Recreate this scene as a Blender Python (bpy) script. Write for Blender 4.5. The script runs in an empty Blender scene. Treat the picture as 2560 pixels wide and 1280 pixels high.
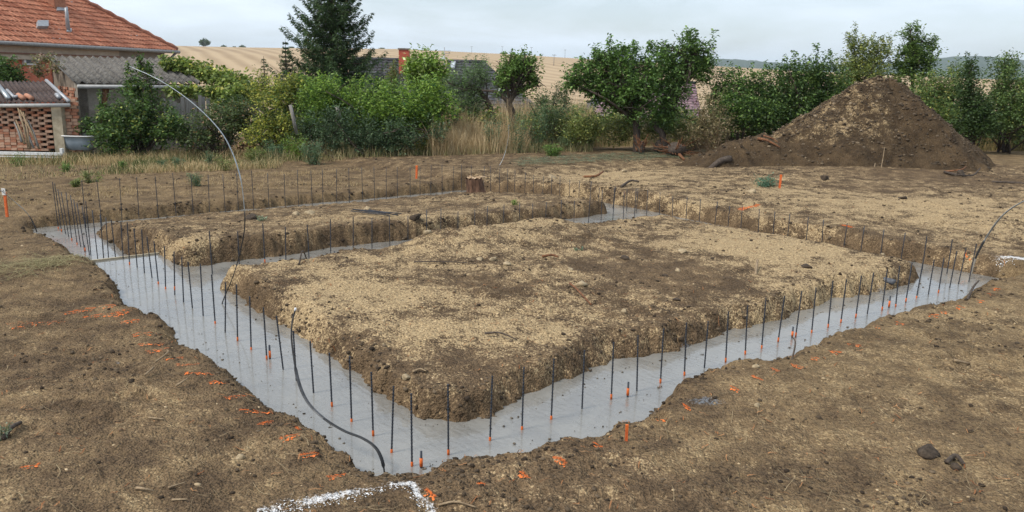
import bpy, bmesh, math, random
import numpy as np
from mathutils import Vector, Matrix

random.seed(7)
RNG = np.random.default_rng(11)
S = bpy.context.scene
C = S.collection

# ------------------------------------------------------------------ camera
F_PX, Y_HOR, ROLL, CAM_H = 2010.0, 180.0, math.radians(1.4), 2.1
PITCH = math.atan((640 - Y_HOR) / F_PX)
cp, sp, cr, sr = math.cos(PITCH), math.sin(PITCH), math.cos(ROLL), math.sin(ROLL)
cam_d = bpy.data.cameras.new('camera'); cam = bpy.data.objects.new('camera', cam_d); C.objects.link(cam)
cam_d.sensor_fit = 'HORIZONTAL'; cam_d.sensor_width = 36.0; cam_d.lens = F_PX * 36 / 2560
cam_d.clip_start = 0.05; cam_d.clip_end = 12000
Rv = Vector((cr, sr * sp, sr * cp)); Uv = Vector((-sr, cr * sp, cr * cp)); Fv = Vector((0, cp, -sp))
m4 = Matrix.Identity(4)
for i in range(3):
    m4[i][0], m4[i][1], m4[i][2] = Rv[i], Uv[i], -Fv[i]
m4[2][3] = CAM_H
cam.matrix_world = m4
S.camera = cam

# ------------------------------------------------------------------ sky, sun, exposure
SUN_EL, SUN_ROT = math.radians(50), math.radians(-118)     # sun high on the left, behind thin cloud
w = bpy.data.worlds.new('World'); S.world = w; w.use_nodes = True
nt = w.node_tree; N = nt.nodes; Lk = nt.links
for n in list(N): N.remove(n)
out = N.new('ShaderNodeOutputWorld'); bg = N.new('ShaderNodeBackground'); Lk.new(bg.outputs[0], out.inputs[0])
sky = N.new('ShaderNodeTexSky'); sky.sky_type = 'NISHITA'; sky.sun_disc = False
sky.sun_elevation = SUN_EL; sky.sun_rotation = SUN_ROT; sky.air_density = 1.0; sky.dust_density = 1.5
tc = N.new('ShaderNodeTexCoord'); mp = N.new('ShaderNodeMapping')
mp.inputs['Scale'].default_value = (1.0, 1.3, 4.5); mp.inputs['Rotation'].default_value = (0, math.radians(6), 0.3)
Lk.new(tc.outputs['Generated'], mp.inputs[0])
nz = N.new('ShaderNodeTexNoise'); nz.inputs['Scale'].default_value = 2.6; nz.inputs['Detail'].default_value = 7
nz.inputs['Roughness'].default_value = 0.55; nz.inputs['Distortion'].default_value = 0.5
Lk.new(mp.outputs[0], nz.inputs['Vector'])
cr_ = N.new('ShaderNodeValToRGB'); cr_.color_ramp.elements[0].position = 0.40; cr_.color_ramp.elements[1].position = 0.62
cr_.color_ramp.elements[0].color = (0.40, 0.40, 0.40, 1); cr_.color_ramp.elements[1].color = (0.97, 0.97, 0.97, 1)
Lk.new(nz.outputs['Fac'], cr_.inputs[0])
mx = N.new('ShaderNodeMix'); mx.data_type = 'RGBA'
Lk.new(cr_.outputs[0], mx.inputs['Factor']); Lk.new(sky.outputs[0], mx.inputs['A'])
mx.inputs['B'].default_value = (7.15, 8.0, 9.0, 1)      # cloud veil, same units as the sky node
Lk.new(mx.outputs['Result'], bg.inputs['Color']); bg.inputs['Strength'].default_value = 0.087
sun_d = bpy.data.lights.new('sun', 'SUN'); sun = bpy.data.objects.new('sun', sun_d); C.objects.link(sun)
sun_d.energy = 2.0; sun_d.angle = math.radians(14); sun_d.color = (1.0, 0.95, 0.88)
sd = Vector((math.cos(SUN_EL) * math.sin(SUN_ROT), math.cos(SUN_EL) * math.cos(SUN_ROT), math.sin(SUN_EL)))
sun.rotation_euler = sd.to_track_quat('Z', 'Y').to_euler(); sun.location = sd * 40
S.view_settings.view_transform = 'Standard'; S.view_settings.look = 'None'
S.view_settings.exposure = 0.72; S.view_settings.gamma = 1.0; S.view_settings.use_curve_mapping = False
S.render.engine = 'CYCLES'
S.cycles.max_bounces = 6; S.cycles.diffuse_bounces = 3; S.cycles.glossy_bounces = 3; S.cycles.transmission_bounces = 3
S.cycles.volume_bounces = 0; S.cycles.transparent_max_bounces = 4

# ------------------------------------------------------------------ geometry of the photograph
def unz(x, y, z=0.0):            # pixel of the photo -> point at height z
    a = (x - 1280) / F_PX; b = (640 - y) / F_PX
    a, b = a * cr - b * sr, a * sr + b * cr
    dy = cp + b * sp; dz = -sp + b * cp; t = (z - CAM_H) / dz
    return Vector((a * t, dy * t, z))
def unY(x, y, Y):                # pixel -> point at distance Y
    a = (x - 1280) / F_PX; b = (640 - y) / F_PX
    a, b = a * cr - b * sr, a * sr + b * cr
    dy = cp + b * sp; dz = -sp + b * cp; t = Y / dy
    return Vector((a * t, Y, CAM_H + dz * t))
TH = math.radians(39.4); CT, ST = math.cos(TH), math.sin(TH)
def uv_of(x, y): return x * CT + y * ST, -x * ST + y * CT
def xy_of(u, v): return u * CT - v * ST, u * ST + v * CT
def ray_row(px, py, axis, val):  # pixel -> point in the upright plane u=val or v=val
    a = (px - 1280) / F_PX; b = (640 - py) / F_PX
    a, b = a * cr - b * sr, a * sr + b * cr
    d = Vector((a, cp + b * sp, -sp + b * cp))
    k = uv_of(d.x, d.y)[axis]
    t = val / k
    return Vector((d.x * t, d.y * t, CAM_H + d.z * t))

# ------------------------------------------------------------------ noise
_perm = np.random.default_rng(3).permutation(1024)
_val = np.random.default_rng(4).random(1024)
def vnoise(x, y, seed=0):
    xi = np.floor(x).astype(np.int64); yi = np.floor(y).astype(np.int64)
    fx = x - xi; fy = y - yi
    fx = fx * fx * fx * (fx * (fx * 6 - 15) + 10); fy = fy * fy * fy * (fy * (fy * 6 - 15) + 10)
    def h(i, j): return _val[_perm[(_perm[(i + seed * 37) & 1023] + j) & 1023]]
    return (h(xi, yi) * (1 - fx) + h(xi + 1, yi) * fx) * (1 - fy) + (h(xi, yi + 1) * (1 - fx) + h(xi + 1, yi + 1) * fx) * fy
def fbm(x, y, o=4, seed=0, g=0.5):
    s = 0; a = 1; t = 0
    for k in range(o):
        s = s + a * (vnoise(x * 2 ** k + 13.1 * k, y * 2 ** k - 7.7 * k, seed + k) * 2 - 1); t += a; a *= g
    return s / t
def sstep(a, b, x):
    t = np.clip((x - a) / (b - a), 0, 1); return t * t * (3 - 2 * t)

# ------------------------------------------------------------------ mesh helpers
def link(o, parent=None):
    C.objects.link(o)
    if parent: o.parent = parent
    return o
def tag(o, label=None, cat=None, group=None, kind=None):
    if label: o['label'] = label
    if cat: o['category'] = cat
    if group: o['group'] = group
    if kind: o['kind'] = kind
    return o
def empty(name, loc, label, cat, group=None, rz=0):
    o = bpy.data.objects.new(name, None); o.empty_display_size = 0.1
    C.objects.link(o); o.location = loc; o.rotation_euler = (0, 0, rz)
    return tag(o, label, cat, group)
def np_mesh(name, verts, faces, mat=None, smooth=False, cols=None, attr='col'):
    """faces: (n,k) int array, all faces with k corners"""
    me = bpy.data.meshes.new(name)
    verts = np.ascontiguousarray(verts, dtype=np.float32); faces = np.ascontiguousarray(faces, dtype=np.int32)
    n, k = faces.shape
    me.vertices.add(len(verts)); me.vertices.foreach_set('co', verts.ravel())
    me.loops.add(n * k); me.loops.foreach_set('vertex_index', faces.ravel())
    me.polygons.add(n); me.polygons.foreach_set('loop_start', np.arange(0, n * k, k, dtype=np.int32))
    me.polygons.foreach_set('loop_total', np.full(n, k, dtype=np.int32))
    if smooth: me.polygons.foreach_set('use_smooth', np.ones(n, dtype=bool))
    me.update(calc_edges=True)
    if cols is not None:
        a = me.attributes.new(attr, 'FLOAT_COLOR', 'POINT')
        c4 = np.ones((len(verts), 4), dtype=np.float32); c4[:, :3] = cols
        a.data.foreach_set('color', c4.ravel())
    if mat: me.materials.append(mat)
    return me
def obj(name, me, parent=None, loc=None):
    o = bpy.data.objects.new(name, me); link(o, parent)
    if loc is not None: o.location = loc
    return o
def bm_mesh(name, bm, mat=None, smooth=False):
    me = bpy.data.meshes.new(name); bm.to_mesh(me); bm.free()
    if smooth:
        for p in me.polygons: p.use_smooth = True
    if mat: me.materials.append(mat)
    return me
def box_bm(bm, c, s, rot=None):
    r = bmesh.ops.create_cube(bm, size=1)
    M = Matrix.Translation(Vector(c)) @ (rot.to_4x4() if rot else Matrix.Identity(4)) @ Matrix.Diagonal((*s, 1))
    bmesh.ops.transform(bm, matrix=M, verts=r['verts']); return r['verts']
def poly_prism(bm, pts, off):        # a flat polygon given thickness along off
    a = [bm.verts.new(p) for p in pts]; b = [bm.verts.new(Vector(p) + Vector(off)) for p in pts]
    n = len(pts)
    bm.faces.new(a); bm.faces.new(b[::-1])
    for i in range(n): bm.faces.new((a[i], b[i], b[(i + 1) % n], a[(i + 1) % n]))
def frame_at(d):
    d = d.normalized(); up = Vector((0, 0, 1)) if abs(d.z) < 0.95 else Vector((1, 0, 0))
    s = d.cross(up).normalized(); return s, s.cross(d).normalized()
def tube_np(paths, sides=6, squash=1.0):
    """paths: list of (points, radii). returns verts, quads"""
    V = []; Q = []; base = 0
    for pts, rad in paths:
        n = len(pts); prev = None
        for i, p in enumerate(pts):
            d = (Vector(pts[min(i + 1, n - 1)]) - Vector(pts[max(i - 1, 0)]))
            if d.length < 1e-6: d = Vector((0, 0, 1))
            s, u = frame_at(d)
            if prev is not None and s.dot(prev) < 0: s, u = -s, -u
            prev = s
            for k in range(sides):
                a = 2 * math.pi * k / sides
                V.append(Vector(p) + s * (math.cos(a) * rad[i]) + u * (math.sin(a) * rad[i] * squash))
        for i in range(n - 1):
            for k in range(sides):
                k2 = (k + 1) % sides
                Q.append((base + i * sides + k, base + i * sides + k2, base + (i + 1) * sides + k2, base + (i + 1) * sides + k))
        # end caps as fans of quads
        for e, i in ((0, 0), (1, n - 1)):
            b = base + i * sides
            for k in range(0, sides - 2, 2):
                q = (b, b + k + 1, b + k + 2, b + (k + 3) % sides if k + 3 < sides else b)
                q = (b, b + k + 1, b + k + 2, b + min(k + 3, sides - 1))
                if len(set(q)) == 4: Q.append(q if e else q[::-1])
        base += n * sides
    return np.array([tuple(v) for v in V], dtype=np.float32), np.array(Q, dtype=np.int32)
def tube(name, paths, mat, parent=None, sides=6, squash=1.0):
    V, Q = tube_np(paths, sides, squash)
    return obj(name, np_mesh(name, V, Q, mat, True), parent)
def smooth_path(pts, n=8):           # Catmull-Rom through points
    P = [Vector(p) for p in pts]; P = [P[0] * 2 - P[1]] + P + [P[-1] * 2 - P[-2]]; out = []
    for i in range(1, len(P) - 2):
        for k in range(n):
            t = k / n; a, b, c, d = P[i - 1], P[i], P[i + 1], P[i + 2]
            out.append(0.5 * ((2 * b) + (c - a) * t + (2 * a - 5 * b + 4 * c - d) * t * t + (3 * b - a - 3 * c + d) * t ** 3))
    out.append(P[-2]); return out

# ------------------------------------------------------------------ materials
class M:
    pass
def newmat(name):
    m = bpy.data.materials.new(name); m.use_nodes = True
    b = m.node_tree.nodes['Principled BSDF']; return m, m.node_tree.nodes, m.node_tree.links, b
def rough_mat(name, c1, c2, scale=8.0, rough=0.85, bump=0.3, metal=0.0, detail=6, spec=0.3, stretch=(1, 1, 1), obj_space=True, dist=0.01):
    """two-tone noise material"""
    m, n, l, b = newmat(name)
    t = n.new('ShaderNodeTexCoord'); mpn = n.new('ShaderNodeMapping'); mpn.inputs['Scale'].default_value = stretch
    l.new(t.outputs['Object'] if obj_space else t.outputs['Generated'], mpn.inputs[0])
    z = n.new('ShaderNodeTexNoise'); z.inputs['Scale'].default_value = scale; z.inputs['Detail'].default_value = detail; z.inputs['Roughness'].default_value = 0.65
    l.new(mpn.outputs[0], z.inputs['Vector'])
    r = n.new('ShaderNodeValToRGB'); r.color_ramp.elements[0].position = 0.33; r.color_ramp.elements[1].position = 0.67
    r.color_ramp.elements[0].color = (*c1, 1); r.color_ramp.elements[1].color = (*c2, 1)
    l.new(z.outputs['Fac'], r.inputs[0]); l.new(r.outputs[0], b.inputs['Base Color'])
    b.inputs['Roughness'].default_value = rough; b.inputs['Metallic'].default_value = metal
    b.inputs['Specular IOR Level'].default_value = spec
    if bump:
        bp = n.new('ShaderNodeBump'); bp.inputs['Strength'].default_value = bump; bp.inputs['Distance'].default_value = dist
        l.new(z.outputs['Fac'], bp.inputs['Height']); l.new(bp.outputs[0], b.inputs['Normal'])
    return m
def attr_mat(name, rough=0.7, trans=0.0, spec=0.3, bump=0.0):
    """colour from the mesh's own 'col' attribute (each leaf, stone or straw its own colour)"""
    m, n, l, b = newmat(name)
    a = n.new('ShaderNodeAttribute'); a.attribute_name = 'col'
    l.new(a.outputs['Color'], b.inputs['Base Color']); b.inputs['Roughness'].default_value = rough
    b.inputs['Specular IOR Level'].default_value = spec
    if trans:
        o = n['Material Output']; tr = n.new('ShaderNodeBsdfTranslucent'); mxs = n.new('ShaderNodeMixShader')
        l.new(a.outputs['Color'], tr.inputs['Color']); mxs.inputs[0].default_value = trans
        l.new(b.outputs[0], mxs.inputs[1]); l.new(tr.outputs[0], mxs.inputs[2]); l.new(mxs.outputs[0], o.inputs['Surface'])
    if bump:
        z = n.new('ShaderNodeTexNoise'); z.inputs['Scale'].default_value = 60; z.inputs['Detail'].default_value = 4
        bp = n.new('ShaderNodeBump'); bp.inputs['Strength'].default_value = bump; bp.inputs['Distance'].default_value = 0.01
        l.new(z.outputs['Fac'], bp.inputs['Height']); l.new(bp.outputs[0], b.inputs['Normal'])
    return m
M.leaf = attr_mat('leaf', 0.5, 0.38, 0.35)
M.straw = attr_mat('straw', 0.85, 0.15, 0.15)
M.stone = attr_mat('stone', 0.92, 0, 0.15, 0.5)
M.bark = rough_mat('bark', (0.035, 0.026, 0.02), (0.11, 0.085, 0.065), 30, 0.95, 0.8, stretch=(1, 1, 0.3))
M.rootwood = rough_mat('root_wood', (0.07, 0.03, 0.016), (0.26, 0.12, 0.055), 25, 0.9, 0.7, stretch=(1, 1, 0.4))
M.drywood = rough_mat('dry_wood', (0.16, 0.11, 0.065), (0.34, 0.25, 0.15), 40, 0.9, 0.5)
M.rebar = rough_mat('rebar_steel', (0.022, 0.026, 0.034), (0.055, 0.060, 0.072), 60, 0.55, 0.1, metal=0.35, spec=0.4)
M.orange = rough_mat('orange_paint', (0.55, 0.10, 0.015), (0.80, 0.19, 0.04), 60, 0.6, 0.2)
M.zinc = rough_mat('galvanised_steel', (0.25, 0.275, 0.28), (0.43, 0.46, 0.47), 25, 0.42, 0.05, metal=0.7)
M.black = rough_mat('black_sleeve', (0.012, 0.012, 0.012), (0.03, 0.03, 0.03), 30, 0.45, 0.05)

def soil_mat(name, k=1.0):
    m, n, l, b = newmat(name)
    g = n.new('ShaderNodeNewGeometry'); P = g.outputs['Position']
    at = n.new('ShaderNodeAttribute'); at.attribute_name = 'mask'
    sep = n.new('ShaderNodeSeparateColor'); l.new(at.outputs['Color'], sep.inputs[0])
    def noise(sc, det=5, ro=0.6, vec=P, dist=0.0):
        z = n.new('ShaderNodeTexNoise'); z.inputs['Scale'].default_value = sc; z.inputs['Detail'].default_value = det
        z.inputs['Roughness'].default_value = ro; z.inputs['Distortion'].default_value = dist
        l.new(vec, z.inputs['Vector']); return z.outputs['Fac']
    def math_(op, a, c, c2=None):
        k = n.new('ShaderNodeMath'); k.operation = op
        for i, v in enumerate((a, c, c2)):
            if v is None: continue
            if isinstance(v, (int, float)): k.inputs[i].default_value = v
            else: l.new(v, k.inputs[i])
        return k.outputs[0]
    def ramp(f, p0, c0, p1, c1):
        r = n.new('ShaderNodeValToRGB'); r.color_ramp.elements[0].position = p0; r.color_ramp.elements[1].position = p1
        r.color_ramp.elements[0].color = (*c0, 1); r.color_ramp.elements[1].color = (*c1, 1); l.new(f, r.inputs[0]); return r.outputs[0]
    def mix(f, a, c):
        k = n.new('ShaderNodeMix'); k.data_type = 'RGBA'
        l.new(f, k.inputs['Factor'])
        for nm, v in (('A', a), ('B', c)):
            if isinstance(v, tuple): k.inputs[nm].default_value = (*v, 1)
            else: l.new(v, k.inputs[nm])
        return k.outputs['Result']
    n_mid = noise(3.2, 5, 0.65); n_fine = noise(56, 3, 0.7)
    vo = n.new('ShaderNodeTexVoronoi'); vo.inputs['Scale'].default_value = 80; l.new(P, vo.inputs['Vector'])
    vo2 = n.new('ShaderNodeTexVoronoi'); vo2.inputs['Scale'].default_value = 24; l.new(P, vo2.inputs['Vector'])
    # soil
    dark = ramp(n_fine, 0.32, (0.036 * k, 0.0240 * k, 0.0145 * k), 0.72, (0.150 * k, 0.101 * k, 0.058 * k))
    warm = ramp(n_fine, 0.3, (0.085 * k, 0.056 * k, 0.030 * k), 0.7, (0.265 * k, 0.179 * k, 0.100 * k))
    dark = mix(ramp(n_mid, 0.38, (0, 0, 0), 0.66, (1, 1, 1)), dark, warm)
    sepv = n.new('ShaderNodeSeparateColor'); l.new(vo.outputs['Color'], sepv.inputs[0])
    tanc = ramp(sepv.outputs[0], 0.1, (0.42, 0.300, 0.160), 0.9, (0.62, 0.460, 0.260))
    tanc = mix(ramp(n_fine, 0.35, (0, 0, 0), 0.6, (1, 1, 1)), (0.25, 0.176, 0.094), tanc)
    f = math_('ADD', sep.outputs[0], math_('MULTIPLY', math_('SUBTRACT', n_mid, 0.5), 2.3))
    n_m2 = noise(10.5, 3, 0.6)
    f = math_('ADD', f, math_('MULTIPLY', math_('SUBTRACT', n_m2, 0.5), 1.3))
    f = math_('ADD', f, math_('MULTIPLY', math_('SUBTRACT', n_fine, 0.5), 1.1))
    f = math_('ADD', f, math_('MULTIPLY', math_('SUBTRACT', sepv.outputs[1], 0.5), 0.55))
    col = mix(ramp(f, 0.30, (0, 0, 0), 0.70, (1, 1, 1)), dark, tanc)
    # dead grass and straw litter
    mps = n.new('ShaderNodeMapping'); mps.inputs['Scale'].default_value = (1.0, 3.2, 1.0); mps.inputs['Rotation'].default_value = (0, 0, 0.35); l.new(P, mps.inputs[0])
    n_st = noise(22, 6, 0.7, mps.outputs[0], 0.6)
    strawc = ramp(n_st, 0.32, (0.105, 0.070, 0.035), 0.68, (0.36, 0.255, 0.132))
    fs = math_('ADD', sep.outputs[1], math_('MULTIPLY', math_('SUBTRACT', n_mid, 0.5), 1.1))
    fs = math_('ADD', fs, math_('MULTIPLY', math_('SUBTRACT', n_st, 0.5), 1.0))
    col = mix(ramp(fs, 0.25, (0, 0, 0), 0.80, (0.85, 0.85, 0.85)), col, strawc)
    # spilt cement slurry
    fg = math_('ADD', sep.outputs[2], math_('MULTIPLY', math_('SUBTRACT', n_fine, 0.5), 1.1))
    col = mix(ramp(fg, 0.45, (0, 0, 0), 0.6, (1, 1, 1)), col, ramp(n_fine, 0.3, (0.10, 0.105, 0.11), 0.7, (0.21, 0.215, 0.22)))
    # lime powder and spray paint soaked into the crumbs
    ap = n.new('ShaderNodeAttribute'); ap.attribute_name = 'paint'; spp = n.new('ShaderNodeSeparateColor'); l.new(ap.outputs['Color'], spp.inputs[0])
    fl = math_('ADD', spp.outputs[0], math_('MULTIPLY', math_('SUBTRACT', n_fine, 0.5), 2.0)); fl = math_('MULTIPLY', fl, math_('GREATER_THAN', spp.outputs[0], 0.03))
    col = mix(ramp(fl, 0.30, (0, 0, 0), 0.70, (0.9, 0.9, 0.9)), col, (0.74, 0.73, 0.71))
    fo = math_('ADD', spp.outputs[1], math_('MULTIPLY', math_('SUBTRACT', n_fine, 0.5), 1.6)); fo = math_('MULTIPLY', fo, math_('GREATER_THAN', spp.outputs[1], 0.03))
    col = mix(ramp(fo, 0.30, (0, 0, 0), 0.75, (0.9, 0.9, 0.9)), col, (0.62, 0.13, 0.025))
    l.new(col, b.inputs['Base Color']); b.inputs['Roughness'].default_value = 0.95; b.inputs['Specular IOR Level'].default_value = 0.12
    h = math_('ADD', math_('MULTIPLY', n_fine, 0.7), math_('MULTIPLY', vo.outputs['Distance'], -0.7))
    h = math_('ADD', h, math_('MULTIPLY', vo2.outputs['Distance'], -0.8))
    bp = n.new('ShaderNodeBump'); bp.inputs['Strength'].default_value = 0.8; bp.inputs['Distance'].default_value = 0.024
    l.new(h, bp.inputs['Height']); l.new(bp.outputs[0], b.inputs['Normal'])
    return m
M.soil = soil_mat('soil', 1.12); M.subsoil = soil_mat('dark_subsoil', 0.62)

def concrete_mat():
    m, n, l, b = newmat('wet_concrete')
    g = n.new('ShaderNodeNewGeometry'); mpn = n.new('ShaderNodeMapping'); l.new(g.outputs['Position'], mpn.inputs[0])
    mpn.inputs['Rotation'].default_value = (0, 0, -TH)
    z = n.new('ShaderNodeTexNoise'); z.inputs['Scale'].default_value = 3.5; z.inputs['Detail'].default_value = 7; z.inputs['Roughness'].default_value = 0.6; z.inputs['Distortion'].default_value = 0.6
    l.new(mpn.outputs[0], z.inputs['Vector'])
    z2 = n.new('ShaderNodeTexNoise'); z2.inputs['Scale'].default_value = 26; z2.inputs['Detail'].default_value = 5; l.new(mpn.outputs[0], z2.inputs['Vector'])
    r = n.new('ShaderNodeValToRGB'); r.color_ramp.elements[0].position = 0.3; r.color_ramp.elements[1].position = 0.7
    r.color_ramp.elements[0].color = (0.165, 0.156, 0.134, 1); r.color_ramp.elements[1].color = (0.255, 0.242, 0.210, 1)
    l.new(z.outputs['Fac'], r.inputs[0])
    mxc = n.new('ShaderNodeMix'); mxc.data_type = 'RGBA'; mxc.inputs['Factor'].default_value = 0.25
    r2 = n.new('ShaderNodeValToRGB'); r2.color_ramp.elements[0].color = (0.13, 0.127, 0.120, 1); r2.color_ramp.elements[1].color = (0.29, 0.287, 0.275, 1)
    l.new(z2.outputs['Fac'], r2.inputs[0]); l.new(r.outputs[0], mxc.inputs['A']); l.new(r2.outputs[0], mxc.inputs['B'])
    l.new(mxc.outputs['Result'], b.inputs['Base Color'])
    rr = n.new('ShaderNodeMapRange'); rr.inputs['From Min'].default_value = 0.35; rr.inputs['From Max'].default_value = 0.65
    rr.inputs['To Min'].default_value = 0.15; rr.inputs['To Max'].default_value = 0.40; l.new(z.outputs['Fac'], rr.inputs['Value'])
    b.inputs['Coat Weight'].default_value = 0.55; b.inputs['Coat Roughness'].default_value = 0.07; b.inputs['Coat IOR'].default_value = 1.5
    l.new(rr.outputs[0], b.inputs['Roughness']); b.inputs['Specular IOR Level'].default_value = 0.5
    # skin of the trowelled surface: ripples and drag lines
    wv = n.new('ShaderNodeTexWave'); wv.inputs['Scale'].default_value = 5; wv.inputs['Distortion'].default_value = 9; wv.inputs['Detail'].default_value = 4; wv.inputs['Detail Scale'].default_value = 1.6
    l.new(mpn.outputs[0], wv.inputs['Vector'])
    ad = n.new('ShaderNodeMath'); ad.operation = 'MULTIPLY_ADD'; ad.inputs[1].default_value = 0.35
    l.new(wv.outputs['Fac'], ad.inputs[0]); l.new(z2.outputs['Fac'], ad.inputs[2])
    mp2 = n.new('ShaderNodeMapping'); mp2.inputs['Scale'].default_value = (1.0, 1.0, 1.0); l.new(mpn.outputs[0], mp2.inputs[0])
    drag = n.new('ShaderNodeTexNoise'); drag.inputs['Scale'].default_value = 1.0; drag.inputs['Detail'].default_value = 6; drag.inputs['Roughness'].default_value = 0.7
    sx = n.new('ShaderNodeMapping'); sx.inputs['Scale'].default_value = (2.0, 16.0, 1.0); l.new(mpn.outputs[0], sx.inputs[0]); l.new(sx.outputs[0], drag.inputs['Vector'])
    drag2 = n.new('ShaderNodeTexNoise'); drag2.inputs['Scale'].default_value = 1.0; drag2.inputs['Detail'].default_value = 6; drag2.inputs['Roughness'].default_value = 0.7
    sy = n.new('ShaderNodeMapping'); sy.inputs['Scale'].default_value = (16.0, 2.0, 1.0); l.new(mpn.outputs[0], sy.inputs[0]); l.new(sy.outputs[0], drag2.inputs['Vector'])
    ad3 = n.new('ShaderNodeMath'); ad3.operation = 'ADD'; l.new(drag.outputs['Fac'], ad3.inputs[0]); l.new(drag2.outputs['Fac'], ad3.inputs[1])
    ad4 = n.new('ShaderNodeMath'); ad4.operation = 'MULTIPLY_ADD'; ad4.inputs[1].default_value = 1.3; l.new(ad3.outputs[0], ad4.inputs[0]); l.new(ad.outputs[0], ad4.inputs[2])
    bp = n.new('ShaderNodeBump'); bp.inputs['Strength'].default_value = 0.5; bp.inputs['Distance'].default_value = 0.006
    l.new(ad4.outputs[0], bp.inputs['Height']); l.new(bp.outputs[0], b.inputs['Normal'])
    return m
M.concrete = concrete_mat()
# ================================================================== the ground
RECTS_OUT = (1.82, 9.64, 3.17, 13.26)
PADS = ((2.54, 9.02, 3.77, 7.62), (2.47, 9.02, 8.52, 12.62))
LOW = -0.28                       # concrete level beyond the shutter board
def rect_sd(u, v, r):             # signed distance, negative inside
    cx, cy = (r[0] + r[1]) / 2, (r[2] + r[3]) / 2; hx, hy = (r[1] - r[0]) / 2, (r[3] - r[2]) / 2
    rr = 0.16; dx = np.abs(u - cx) - hx + rr; dy = np.abs(v - cy) - hy + rr
    return -rr + np.minimum(np.maximum(dx, dy), 0) + np.hypot(np.maximum(dx, 0), np.maximum(dy, 0))
def trench_d(u, v):               # >0 inside the trench
    un = u + 0.045 * fbm(u * 1.9, v * 2.1, 3, 21) + 0.035 * fbm(u * 8, v * 8, 3, 25)
    vn = v + 0.045 * fbm(u * 1.9, v * 2.1, 3, 31) + 0.035 * fbm(u * 8, v * 8, 3, 35)
    # bays and juts of the near banks as dug
    fo = np.interp(u, [1.84, 2.12, 2.31, 2.57, 2.89, 3.02, 3.24, 3.50, 3.58, 3.79, 4.21, 4.84, 5.57, 6.22, 7.2, 8.0, 9.05], [3.14, 3.12, 3.14, 3.02, 3.06, 2.95, 3.03, 2.90, 3.06, 3.09, 3.13, 3.06, 3.10, 3.14, 3.09, 3.00, 3.04]) - 3.07
    lo = np.interp(v, [3.2, 3.45, 3.79, 4.11, 4.47, 5.02, 5.52, 5.99, 6.44, 6.71, 7.04, 7.52, 8.14, 8.81, 9.27, 9.93, 10.8], [1.80, 1.74, 1.76, 1.80, 1.74, 1.79, 1.74, 1.68, 1.75, 1.72, 1.66, 1.59, 1.71, 1.78, 1.72, 1.78, 1.80]) - 1.72
    fi = np.interp(u, [2.55, 2.88, 3.28, 3.68, 4.29, 4.74, 5.44, 6.49, 7.24, 7.8, 9.09], [3.80, 3.62, 3.71, 3.75, 3.88, 3.69, 3.73, 3.75, 3.80, 3.66, 3.77]) - 3.74
    li = np.interp(v, [3.8, 4.39, 4.85, 5.38, 6.2, 7.19, 7.67], [2.55, 2.49, 2.56, 2.51, 2.56, 2.64, 2.56]) - 2.55
    kf = 1 - sstep(.5, .9, np.abs(v - 3.1)); kl = 1 - sstep(.45, .7, np.abs(u - 1.75)); kif = 1 - sstep(.4, .9, np.abs(v - 3.75)); kil = 1 - sstep(.4, .9, np.abs(u - 2.54))
    d = -rect_sd(un - lo * kl, vn - fo * kf, RECTS_OUT)
    for p in PADS: d = np.minimum(d, rect_sd(un - li * kil, vn - fi * kif, p))
    return d
def crest(x, y):                  # height of the field's skyline by bearing
    az = np.arctan2(x, np.maximum(y, 1e-3))
    a = np.array([-40, -21.2, -18, -14, -8, 0, 4.8, 14, 18, 30, 45.]); h = np.array([14., 14.8, 15.2, 16, 17.5, 15.5, 13.2, 9.6, 8.0, 4, 2.])
    return np.interp(np.degrees(az), a, h)
def base_z(x, y):
    u, v = uv_of(x, y)
    z = np.interp(v, [0, 3, 4, 7.5, 8.6, 10, 12.6, 13.3, 16, 20, 26], [.15, .15, .165, .20, .23, .12, -.19, -.12, -.15, -.26, -.50])
    z = z - 0.10 * (1 - sstep(1.7, 2.4, u)) * sstep(4.0, 6.5, v) * (1 - .6 * sstep(8.5, 10.5, v)) * (1 - sstep(14, 18, v))
    z = z + sstep(9.0, 9.8, u) * (0.05 + 0.12 * sstep(8, 12, v) * (1 - sstep(16, 20, v)))
    z = z + 0.05 * fbm(x * 0.35, y * 0.35, 3, 5)
    r = np.hypot(x, y)
    f = np.interp(r, [24, 45, 75, 130, 250, 450, 700, 780, 1000], [-0.6, -1.9, -4.5, -7, -4, 3, 0, -1, -30])
    f = f + crest(x, y) * sstep(300, 700, r) * (1 - sstep(720, 800, r))
    k = sstep(24, 50, r)
    return z * (1 - k) + f * k
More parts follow.
